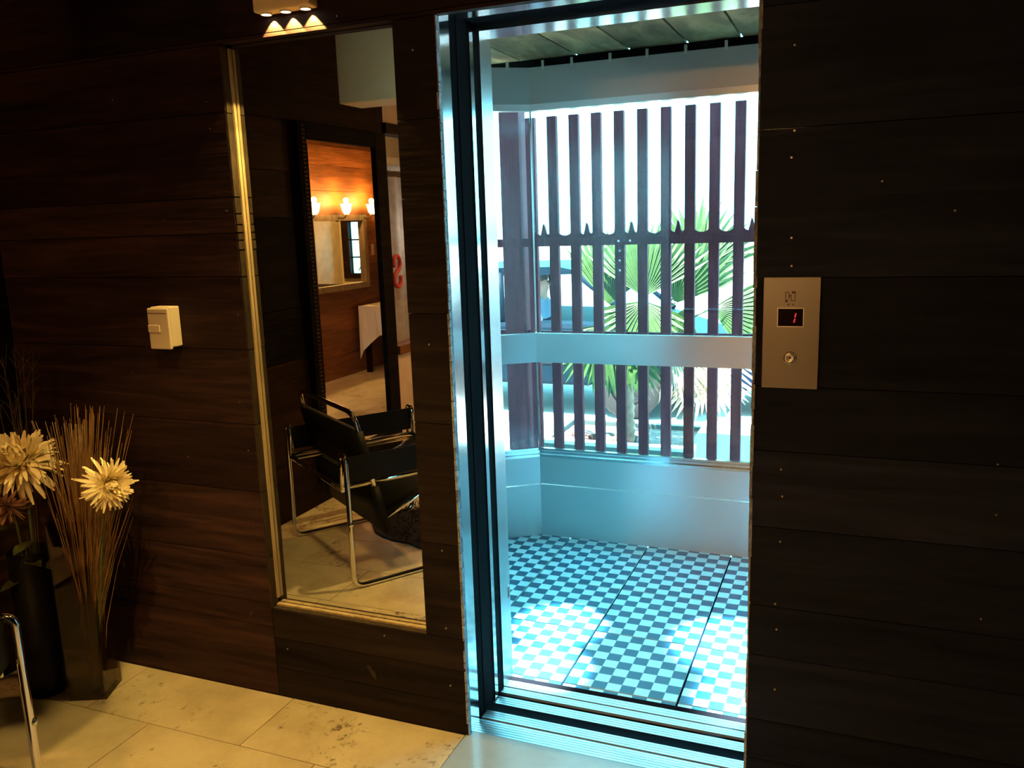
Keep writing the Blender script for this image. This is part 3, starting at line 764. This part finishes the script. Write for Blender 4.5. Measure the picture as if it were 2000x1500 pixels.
tag(bpy.data.objects['hatch_switch'], 'slim white switch on the orange planks beside the hatch', 'switch')
tb = thing('dining_table', 'square dining table under a white cloth against the orange planks', 'table', (.10, -5.95, 0))
TX0, TX1, TY0, TY1 = -.22, .44, -6.30, -5.58
MB().box(TX0+.02, TX1-.02, TY0+.02, TY1-.02, .70, .725).build('table_top', M['wood_y'], tb)
for x in (TX0+.06, TX1-.06):
    for y in (TY0+.06, TY1-.06): MB().box(x-.025, x+.025, y-.025, y+.025, 0, .70).build('leg', M['wood_y'], tb)
m = MB(); n = 40; per = [(TX0, TY0), (TX1, TY0), (TX1, TY1), (TX0, TY1)]; ring = []
for k in range(4):
    a, b = Vector(per[k]), Vector(per[(k+1) % 4])
    for i in range(n//4): ring.append((a+(b-a)*(i/(n/4)), i/(n/4)))
vs = [(p.x, p.y, .7265) for p, t in ring]; cen = Vector(((TX0+TX1)/2, (TY0+TY1)/2))
for p, t in ring:
    drop = .30+.28*abs(t-.5)**2*4; o = (p-cen).normalized()*(.012+.02*math.sin(t*18))
    vs.append((p.x+o.x, p.y+o.y, .7265-drop))
m.add(vs, [list(range(n))]+[(i, (i+1) % n, (i+1) % n+n, i+n) for i in range(n)])
tag(m.build('tablecloth', M['cloth']), 'white cloth draped over the square dining table', 'tablecloth')

# ================================================================== vases and flowers
VC = Vector((-1.345, -.185)); VA = math.radians(24)
def sq(c, h, a, z): return [(c.x+h*math.sqrt(2)*math.cos(a+PI/4+k*PI/2), c.y+h*math.sqrt(2)*math.sin(a+PI/4+k*PI/2), z) for k in range(4)]
va = thing('glass_vase', 'tall square clear glass vase with dried grass, standing by the plank wall', 'vase', (VC.x, VC.y, 0))
m = MB()
o1, o2, i1, i2 = sq(VC, .062, VA, .001), sq(VC, .062, VA, .64), sq(VC, .056, VA, .02), sq(VC, .056, VA, .64)
m.add(o1+o2+i1+i2, [(0, 1, 2, 3)]+[(k, (k+1) % 4, (k+1) % 4+4, k+4) for k in range(4)]+[(8, 9, 10, 11)]+[(k+8, (k+1) % 4+8, (k+1) % 4+12, k+12) for k in range(4)]+[(k+4, (k+1) % 4+4, (k+1) % 4+12, k+12) for k in range(4)])
m.build('vase_body', M['glass_smoke'], va)
VD = Vector((-1.515, -.235))
dv = thing('dark_vase', 'black cylinder vase in the corner holding the big cream flower', 'vase', (VD.x, VD.y, 0))
MB().lathe([(.0001, .001), (.062, .001), (.066, .02), (.066, .52), (.060, .52), (.058, .03), (.0001, .03)], (VD.x, VD.y, 0), 'z', 28).build('vase_body', M['leather'], dv)
# dried grass
dg = thing('dried_grass', 'bunch of brown dried grass standing in the square glass vase', 'dried plant', (VC.x, VC.y, .03))
m = MB()
for k in range(330):
    a = R.uniform(0, 2*PI); r0 = R.uniform(0, .025); h = R.uniform(.62, 1.02)
    x0, y0 = VC.x+.012+r0*math.cos(a), VC.y+r0*math.sin(a)
    sx, sy = R.gauss(.11, .06), R.gauss(-.01, .045)
    pth = [Vector((x0+sx*(t**1.6), y0+sy*(t**1.6), .03+h*t-.02*t*t)) for t in (0, .35, .7, 1)]
    m.tube(pth, .0019, 3, 0, False, .0008)
m.build('grass_blades', M['straw'], dg, 'stuff')
m = MB()
for k in range(14):
    a = R.uniform(-.9, .9); x0, y0 = VC.x, VC.y
    pth = [Vector((x0+math.sin(a)*.16*t*t+.03, y0-.03*t, .25+.72*t)) for t in (0, .3, .6, .85, 1)]
    m.tube(pth, .0013, 3, 0, False, .0008)
m.build('pale_stalk', M['palm_dry'], dg, 'stuff')

def petal_mesh(name, L, w, curl, mat, seg=4):
    m = MB(); vs = []
    for i in range(seg+1):
        t = i/seg; ww = w*(.22+math.sin(PI*(.06+.90*t))**.8)*.5; zc = curl*t*t*L; y = L*(t-.12*abs(curl)*t*t)
        vs += [(-ww, y, zc+.25*ww), (0, y, zc), (ww, y, zc+.25*ww)]
    fs = []
    for i in range(seg):
        for k in range(2): a = i*3+k; fs.append((a, a+1, a+4, a+3))
    return m.add(vs, fs, 0, True).mesh(name, mat)
pm = [petal_mesh('petal', L, w_, c, M['petal']) for L, w_, c in ((.052, .0085, .75), (.062, .0085, .50), (.074, .0088, .15), (.090, .0092, -.40))]
pd = [petal_mesh('petal', L, w_, c, M['petal2']) for L, w_, c in ((.035, .008, .5), (.05, .009, .3), (.06, .010, .1), (.065, .010, -.2))]
def mum(c, face, scale, label, stem_to, meshes, n, group=None, leaf=True):
    c = Vector(c); face = Vector(face).normalized()
    t = thing('chrysanthemum', label, 'flower', tuple(c), group)
    rot = face.to_track_quat('Z', 'Y').to_matrix().to_4x4()
    for k in range(n):
        f = (k+.5)/n; th = math.acos(1-1.42*f); ph = k*2.39996+R.uniform(-.15, .15); th += R.uniform(-.2, .2)
        mi = 0 if f < .3 else 1 if f < .6 else 2 if f < .85 else 3
        # petal points outward at polar angle th, its +Y axis along the direction, its +Z towards the face axis
        d = Vector((math.sin(th)*math.cos(ph), math.sin(th)*math.sin(ph), math.cos(th)))
        side = Vector((-math.sin(ph), math.cos(ph), 0)); nz = side.cross(d)*-1
        if nz.z < 0: nz = -nz
        xx = d.cross(nz)
        mtx = Matrix((xx, d, nz)).transposed().to_4x4()
        o = bpy.data.objects.new('petal', meshes[mi]); C.objects.link(o); o.parent = t
        s = scale*R.uniform(.8, 1.2)
        mm = rot @ mtx @ Matrix.Scale(s, 4); mm.translation = rot @ (d*.006*scale)
        o.matrix_local = mm
    st = [c, c-face*.06*scale, (c*.45+Vector(stem_to)*.55)-face*.02, Vector(stem_to)]
    pts = []
    for i in range(13):
        u = i/12; pts.append((1-u)**3*st[0]+3*u*(1-u)**2*st[1]+3*u*u*(1-u)*st[2]+u**3*st[3])
    MB().tube(pts, .004, 6).build('stem', M['stem'], t)
    if leaf:
        for k in (4, 6, 7):
            b = pts[k]; a = R.uniform(0, 6.28); d = Vector((math.cos(a)*.7+.3, -abs(math.sin(a)), .15)).normalized(); sd = d.cross(Vector((0, 0, 1))).normalized()
            vs = [b]; prof = [(.25, .016), (.5, .026), (.75, .018)]
            for u, ww in prof: q = b+d*.10*u+Vector((0, 0, -.03*u*u)); vs += [q-sd*ww, q+Vector((0, 0, -.006)), q+sd*ww]
            vs.append(b+d*.10+Vector((0, 0, -.03)))
            fs = [(0, 1, 2), (0, 2, 3), (1, 4, 5, 2), (2, 5, 6, 3), (4, 7, 8, 5), (5, 8, 9, 6), (7, 10, 8), (8, 10, 9)]
            MB().add(vs, fs, 0, True).build('leaf', M['gleaf'], t)
    return t
mum((-1.455, -.265, .845), (.40, -.55, .65), 1.32, 'large cream flower with a full round head, at the left edge of the photo', (VD.x, VD.y, .05), pm, 300)
mum((-1.105, -.235, .785), (.88, -.30, .10), .95, 'smaller cream flower facing right, drooping beside the dried grass', (VC.x+.02, VC.y, .06), pm, 260, leaf=False)
mum((-1.50, -.30, .70), (.1, -.8, -.45), 1.0, 'dusky brownish wilted flower hanging below the large cream flower', (VD.x-.01, VD.y-.02, .05), pd, 110)
tw = thing('dried_branch', 'thin bare dried branch rising behind the large cream flower', 'dried plant', (VD.x, VD.y, .04))
m = MB()
for k in range(9):
    sx, sy, h = R.uniform(-.16, .06), R.uniform(0, .12), R.uniform(.95, 1.2)
    pth = [Vector((VD.x+sx*t*t, VD.y+sy*t*t+.02, .04+h*t)) for t in (0, .3, .6, .8, 1)]
    m.tube(pth, .0022, 4, 0, False, .0008)
    for q in range(4):
        b = pth[3]+(pth[4]-pth[3])*R.random(); e_ = b+Vector((R.uniform(-.07, .07), R.uniform(-.02, .05), R.uniform(.03, .1))); m.tube([b, (b+e_)/2+Vector((0, 0, .008)), e_], .001, 3, 0, False)
m.build('twigs', M['twig'], tw, 'stuff')

# ================================================================== outdoors
GZ = -.25
gr = struct('floor_street'); MB().box(-40, 40, .4, 60, GZ-.2, GZ).build('street_paving', M['asphalt'], gr)
# slatted fence
FY = 2.15
fn = thing('slatted_fence', 'dark slatted timber screen fence outside the lift glass', 'fence', (.1, FY, GZ))
for k in range(-1, 14):
    x = -.432+.1187*k
    MB().box(x-.025, x+.025, FY, FY+.032, .30 if k < 9 else .28, 2.085).build('slat', M['slat'], fn)
MB().box(-.715, -.605, FY-.02, FY+.08, GZ, 2.45).build('post', M['slat'], fn)
MB().box(1.56, 1.66, FY-.02, FY+.08, GZ, 2.45).build('post', M['slat'], fn)
MB().box(-1.5, 1.6, FY-.022, FY-.001, 1.425, 1.468).build('rail', M['slat'], fn)
MB().box(-1.5, 1.6, FY+.033, FY+.055, .90, .97).build('rail', M['slat'], fn)
for x in (-1.38, -1.24, -1.10, -.96, -.82): MB().box(x-.025, x+.025, FY, FY+.032, .30, 2.085).build('slat', M['slat'], fn)
m = MB()
for z in (1.445, 1.395, 1.345, 1.295): m.lathe([(.0001, -.006), (.004, -.005), (.0055, 0)], (-.075, FY-(.022 if z > 1.42 else 0), z), 'y', 8)
m.lathe([(.0001, -.006), (.004, -.005), (.0055, 0)], (-.015, FY-.022, 1.445), 'y', 8)
m.build('bolts', M['steel'], fn, 'stuff')
def trim(x0, n=16):          # spiked cresting on the rail between two slats
    p = [(x0, 1.466)]
    for i in range(n+1):
        t = i/n; x = x0+.1187*t; e = min(t, 1-t)
        h = .10*math.exp(-e*9)+.010
        if spiky: h = max(h, .085*max(0, 1-abs(t-.52)*6.5))
        p.append((x, 1.468+h))
    p.append((x0+.1187, 1.466)); return p
for k in range(-1, 13):
    spiky = k in (-1, 1, 3, 5, 8, 10)
    MB().prism(trim(-.432+.1187*k), FY+.003, FY+.025, 'y').build('cresting', M['slat'], fn)

# planter and palm
pl = thing('planter_box', 'low teal planter box behind the slatted fence holding the palm', 'planter', (-.33, 3.25, GZ))
m = MB(); PX0, PX1, PY0, PY1, PZ = -.86, .16, 2.95, 3.65, .125
m.box(PX0, PX1, PY0, PY0+.05, GZ, PZ).box(PX0, PX1, PY1-.05, PY1, GZ, PZ).box(PX0, PX0+.05, PY0+.05, PY1-.05, GZ, PZ).box(PX1-.05, PX1, PY0+.05, PY1-.05, GZ, PZ)
m.build('planter_wall', M['planter'], pl)
MB().box(PX0-.015, PX1+.015, PY0-.015, PY0+.06, PZ, PZ+.02).build('planter_rim', M['wallout'], pl)
MB().box(PX0+.05, PX1-.05, PY0+.05, PY1-.05, GZ, PZ-.03).build('soil', M['soil'], pl)
# broken stones and dark shrub base around the trunk
m = MB()
for k in range(14):
    x, y = R.uniform(PX0+.12, PX1-.12), R.uniform(PY0+.1, PY0+.4); s_ = R.uniform(.03, .07)
    bm = bmesh.new(); bmesh.ops.create_icosphere(bm, subdivisions=1, radius=s_)
    m.add([Vector((x, y, PZ-.03+s_*.4))+Vector((v.co.x*R.uniform(.8, 1.2), v.co.y, v.co.z*R.uniform(.5, .9))) for v in bm.verts], [[v.index for v in f.verts] for f in bm.faces]); bm.free()
m.build('stones', M['soil'], pl, 'stuff')
PC = Vector((-.315, 3.2))
palm = thing('fan_palm', 'green fan palm with drooping dry leaves behind the fence', 'palm', (PC.x, PC.y, PZ-.03))
prof = []
for k in range(24): prof.append((.052-.0006*k+(.008 if k % 2 else 0)+R.uniform(-.003, .003), PZ-.03+.62*k/23))
MB().lathe([(.0001, prof[0][1])]+prof+[(.0001, prof[-1][1])], (PC.x, PC.y, 0), 'z', 14).build('trunk', M['trunk'], palm)
TOP = Vector((PC.x, PC.y, .66))
def fan(hub, up, nrm, rad, a0, a1, n, mat, droop=.0, w=1.0, pet=True):
    hub = Vector(hub); up = Vector(up).normalized(); nrm = Vector(nrm); nrm = (nrm-up*nrm.dot(up)).normalized(); sd = up.cross(nrm)
    m = MB(); da = math.radians(a1-a0)/n
    for i in range(n):
        a = math.radians(a0)+da*(i+.5); d = up*math.cos(a)+sd*math.sin(a); t = nrm.cross(d)
        L = rad*R.uniform(.9, 1.05); hw = .62*da*L*.70*w
        sec = [(0.02, .1, 0), (.35, .62, .006), (.62, 1.0, .0), (.84, .6, -.02), (1.0, .04, -.06)]
        vs = []
        for u, ww, fo in sec:
            p = hub+d*L*u+nrm*(fo*.5)+Vector((0, 0, -droop*L*u*u)); vs += [p-t*hw*ww+nrm*.010*ww, p, p+t*hw*ww+nrm*.010*ww]
        fs = []
        for k in range(len(sec)-1):
            b = k*3; fs += [(b, b+1, b+4, b+3), (b+1, b+2, b+5, b+4)]
        m.add(vs, fs, 0, False)
    lf = m.build('fan_leaf', mat, palm)
    if pet:
        mid = (TOP+hub)/2+Vector((0, 0, .04))
        pts = [(1-u)**2*TOP+2*u*(1-u)*mid+u*u*hub for u in [k/6 for k in range(7)]]
        MB().tube(pts, .010, 6, 0, True, .006).build('petiole', mat, palm)
fan((-.40, 3.10, 1.02), (-.45, 0, .9), (0.1, -1, .1), .50, -14, 80, 18, M['palm'])
fan((-.16, 3.05, 1.075), (.05, .1, 1), (.1, -1, .05), .48, -60, 60, 20, M['palm'])
fan((-.15, 3.02, 1.05), (-.1, -.3, -1), (0, -1, .3), .36, -75, 75, 18, M['palm'])
fan((.00, 3.22, 1.02), (.35, .1, .9), (.4, -.7, .2), .50, -50, 50, 16, M['palm'])
fan((.06, 3.28, .98), (-.35, .1, -.9), (.6, -.7, .2), .40, -40, 40, 12, M['palm'])
fan((.10, 3.40, 1.20), (.35, .2, .9), (.3, -.8, .3), .48, -55, 55, 16, M['palm'])
fan((.22, 3.30, .98), (1, .1, -.25), (.1, -1, .3), .42, -45, 45, 14, M['palm'])
fan((-.42, 3.00, .90), (-.5, -.1, -.75), (.1, -1, .1), .40, -50, 50, 14, M['palm'], .15)
fan((-.30, 3.05, .80), (.25, -.1, -.9), (0, -1, .1), .34, -70, 70, 16, M['palm'], .1)
fan((-.38, 3.06, .74), (-.25, 0, -1), (0, -1, 0), .26, -45, 45, 12, M['palm_dry'], .1, .5)
fan((-.20, 3.08, .72), (.15, 0, -1), (0, -1, 0), .28, -45, 45, 12, M['palm_dry'], .1, .5)
fan((.02, 3.05, .76), (.35, 0, -.9), (0, -1, .2), .36, -40, 40, 12, M['palm_dry'], .1, .6)
fan((.16, 3.08, .80), (.75, 0, -.65), (0, -1, .2), .44, -35, 35, 14, M['palm_dry'], .12, .7)
fan((.20, 3.10, .66), (.15, 0, -1), (.2, -1, .1), .38, -55, 55, 18, M['palm_dry'], .0, .8)

# white clothed table outside, right
ot = thing('outdoor_table', 'white clothed table outside at the lower right behind the fence', 'table', (.62, 3.0, GZ))
MB().box(.24, 1.0, 2.80, 3.20, .27, .295).build('table_top', M['strip'], ot)
for x in (.28, .96):
    for y in (2.84, 3.16): MB().box(x-.02, x+.02, y-.02, y+.02, GZ, .27).build('leg', M['strip'], ot)
m = MB(); n = 48; per = [(.22, 2.78), (1.02, 2.78), (1.02, 3.22), (.22, 3.22)]; ring = []
for k in range(4):
    a, b = Vector(per[k]), Vector(per[(k+1) % 4])
    for i in range(n//4): ring.append((a+(b-a)*(i/(n/4)), i/(n/4)))
cen = Vector((.62, 3.0)); vs = [(p.x, p.y, .2965) for p, t in ring]
for p, t in ring:
    o = (p-cen).normalized()*(.03+.02*math.sin(t*25)); vs.append((p.x+o.x, p.y+o.y, -.22))
m.add(vs, [list(range(n))]+[(i, (i+1) % n, (i+1) % n+n, i+n) for i in range(n)])
tag(m.build('outdoor_tablecloth', M['cloth']), 'white cloth hanging over the outdoor table behind the fence', 'tablecloth')

# parked cars
def make_car(cx, y0, paint, label, flip=1, L=3.7, Wd=1.62):
    t = thing('parked_car', label, 'car', (cx, y0+Wd/2, GZ), 'cars parked in the street')
    h = L/2
    def X(x): return cx+flip*x
    def arch(xc): return [(xc+.34*math.cos(a), .30+.34*math.sin(a)) for a in [PI-PI*k/8 for k in range(9)]]
    low = [(-h, .32), (-h+.03, .20)]+[(x, max(z, .20)) for x, z in arch(-h+.72)]+[(x, max(z, .20)) for x, z in arch(h-.72)]+[(h-.03, .20), (h, .34), (h-.02, .60), (h-.12, .70), (h-.62, .86), (-h+.20, .90), (-h+.04, .80), (-h, .55)]
    m = MB(); m.prism([(X(x), GZ+z) for x, z in low], y0, y0+Wd, 'y'); body = m.build('body', paint, t)
    bv = body.modifiers.new('bevel', 'BEVEL'); bv.width = .035; bv.segments = 2; bv.limit_method = 'ANGLE'; bv.angle_limit = math.radians(40)
    ins = .10
    # roof, pillars
    rf = [(-.95, 1.33), (-.75, 1.38), (.45, 1.39), (.65, 1.35), (.62, 1.32), (-.92, 1.30)]
    MB().prism([(X(x), GZ+z) for x, z in rf], y0+ins, y0+Wd-ins, 'y').build('roof', paint, t)
    for yy in (y0+.06, y0+Wd-.06):
        yt = y0+ins if yy < y0+Wd/2 else y0+Wd-ins
        for (xb, xt) in ((1.25, .62), (-.10, -.12), (-1.50, -.93)):
            MB().tube([(X(xb), yy, GZ+.86), (X(xt), yt, GZ+1.34)], .032, 6).build('pillar', paint, t)
    for (a, b) in (((1.25, .86), (.64, 1.35)), ((-1.50, .88), (-.95, 1.33))):
        m = MB(); m.add([(X(a[0]), y0+.08, GZ+a[1]), (X(a[0]), y0+Wd-.08, GZ+a[1]), (X(b[0]), y0+Wd-ins-.02, GZ+b[1]), (X(b[0]), y0+ins+.02, GZ+b[1])], [(0, 1, 2, 3)]); m.build('windscreen', M['carglass'], t)
    for yy, yt, near in ((y0+.07, y0+ins, 1), (y0+Wd-.07, y0+Wd-ins, 0)):
        for xs_ in (((1.19, -.08), (.58, -.10)), ((-.13, -1.44), (-.15, -.90))):
            if near and xs_[0][0] > 0: continue           # near front window is down
            (b0, b1), (t0, t1) = xs_
            MB().add([(X(b0), yy, GZ+.88), (X(b1), yy, GZ+.88), (X(t1), yt, GZ+1.32), (X(t0), yt, GZ+1.32)], [(0, 1, 2, 3)]).build('side_window', M['carglass'], t)
    for xw in (-h+.72, h-.72):
        for yy in (y0+.02, y0+Wd-.20):
            o = MB().lathe([(.17, 0), (.27, 0), (.30, .03), (.30, .15), (.27, .18), (.17, .18)], (X(xw), yy, GZ+.30), 'y', 22).build('tyre', M['tyre'], t)
            MB().lathe([(.0001, .03), (.06, .02), (.15, .05), (.175, .01), (.175, .17), (.0001, .17)], (X(xw), yy, GZ+.30), 'y', 22).build('rim', M['black'], o)
    MB().box(min(X(h-.45), X(-h+.2)), max(X(h-.45), X(-h+.2)), y0-.008, y0+.01, GZ+.50, GZ+.53).build('side_moulding', M['black'], t)
    MB().box(X(.35)-.07, X(.35)+.07, y0-.012, y0+.004, GZ+.74, GZ+.765).build('door_handle', M['chrome'], t)
    MB().box(min(X(-.15), X(.4)), max(X(-.15), X(.4)), y0+.2, y0+.7, GZ+.42, GZ+.55).box(min(X(-.2), X(-.08)), max(X(-.2), X(-.08)), y0+.2, y0+.7, GZ+.5, GZ+1.08).build('front_seat', M['black'], t)
    return t
make_car(-1.95, 5.2, M['car1'], 'dark teal car with a person inside, parked at the left beyond the fence')
make_car(1.83, 5.5, M['car2'], 'navy car parked at the right beyond the fence', -1)
MB().box(-30, 30, 13, 13.2, GZ, .35).build('boundary_wall', M['wallout'], None, 'structure')

# person sitting in the teal car
def person():
    bx, by, bz = -1.80, 5.66, GZ+.50
    t = thing('person', 'person with short dark hair and blue shirt sitting in the dark teal car', 'person', (bx, by, bz))
    P = {'pel': (0, 0, .10), 'sp': (-.03, 0, .30), 'chest': (-.03, 0, .46), 'neck': (0, 0, .60), 'hd': (.025, 0, .68), 'top': (.02, 0, .79),
         'shL': (-.02, .17, .53), 'elL': (.08, .23, .30), 'wrL': (.30, .17, .34), 'shR': (-.02, -.17, .53), 'elR': (.08, -.23, .30), 'wrR': (.30, -.17, .34),
         'hiL': (.02, .09, .08), 'knL': (.44, .11, .14), 'anL': (.60, .11, -.24), 'hiR': (.02, -.09, .08), 'knR': (.44, -.11, .14), 'anR': (.60, -.11, -.24),
         'toL': (.72, .11, -.27), 'toR': (.72, -.11, -.27)}
    RAD = {'pel': .13, 'sp': .12, 'chest': .135, 'neck': .052, 'hd': .082, 'top': .072, 'shL': .062, 'elL': .044, 'wrL': .03, 'hiL': .085, 'knL': .06, 'anL': .042, 'toL': .035}
    E_ = [('pel', 'sp'), ('sp', 'chest'), ('chest', 'neck'), ('neck', 'hd'), ('hd', 'top')]
    for s in 'LR': E_ += [('chest', 'sh'+s), ('sh'+s, 'el'+s), ('el'+s, 'wr'+s), ('pel', 'hi'+s), ('hi'+s, 'kn'+s), ('kn'+s, 'an'+s), ('an'+s, 'to'+s)]
    names = list(P); idx = {n: i for i, n in enumerate(names)}; vs = [Vector(P[n]) for n in names]; rad = [RAD.get(n, RAD.get(n[:-1]+'L', .05)) for n in names]; es = [(idx[a], idx[b]) for a, b in E_]
    for s, sg in (('L', 1), ('R', -1)):         # palm, four fingers, thumb, curled round the wheel
        w_ = idx['wr'+s]; p0 = vs[w_]; vs.append(p0+Vector((.07, -.01*sg, .01))); rad.append(.028); pl_ = len(vs)-1; es.append((w_, pl_))
        for k in range(4):
            l = (.030, .036, .033, .026)[k]; y = (k-1.5)*.018
            a = vs[pl_]+Vector((.02, y*sg, .004)); b_ = a+Vector((l, 0, -.012)); c_ = b_+Vector((.01, 0, -l))
            i0 = len(vs); vs.extend([a, b_, c_]); rad.extend([.009, .0085, .008]); es.extend([(pl_, i0), (i0, i0+1), (i0+1, i0+2)])
        a = p0+Vector((.04, -.035*sg, .005)); b_ = a+Vector((.035, -.01*sg, -.01)); i0 = len(vs); vs.extend([a, b_]); rad.extend([.011, .009]); es.extend([(w_, i0), (i0, i0+1)])
    me = bpy.data.meshes.new('body'); me.from_pydata([tuple(v) for v in vs], es, [])
    o = bpy.data.objects.new('body', me); C.objects.link(o)
    o.modifiers.new('skin', 'SKIN'); sub = o.modifiers.new('sub', 'SUBSURF'); sub.levels = 1; sub.render_levels = 1
    sv = me.skin_vertices[0].data
    for i, r in enumerate(rad): sv[i].radius = (r, r)
    sv[0].use_root = True
    dg_ = bpy.context.evaluated_depsgraph_get(); ev = bpy.data.meshes.new_from_object(o.evaluated_get(dg_))
    bpy.data.objects.remove(o)
    for m_ in ('skin', 'shirt', 'trouser'): ev.materials.append(M[m_])
    for p in ev.polygons:
        c = p.center; p.use_smooth = True
        arm = abs(c.y) > .14
        p.material_index = 0 if (c.z > .585 or (arm and c.x > .16 and c.z > .25)) else (2 if c.z < .18 else 1)
    ob = bpy.data.objects.new('body', ev); C.objects.link(ob); ob.parent = t
    def bl(name, parts, mat):
        m = MB()
        for (c, r) in parts:
            bm = bmesh.new(); bmesh.ops.create_uvsphere(bm, u_segments=14, v_segments=9, radius=1)
            m.add([Vector((bx, by, bz))+Vector(c)+Vector((v.co.x*r[0], v.co.y*r[1], v.co.z*r[2])) for v in bm.verts], [[v.index for v in f.verts] for f in bm.faces], 0, True); bm.free()
        return m.build(name, mat, t)
    bl('hair', [((-.015, 0, .775), (.098, .086, .085)), ((-.045, 0, .72), (.062, .078, .075))], M['hair'])
    bl('nose', [((.112, 0, .705), (.016, .012, .02))], M['skin'])
    bl('ears', [((.015, .084, .705), (.018, .010, .028)), ((.015, -.084, .705), (.018, .010, .028))], M['skin'])
    bl('eyes', [((.094, .03, .73), (.010, .012, .008)), ((.094, -.03, .73), (.010, .012, .008))], M['hair'])
    bl('mouth', [((.096, 0, .665), (.008, .022, .006))], M['red'])
person()
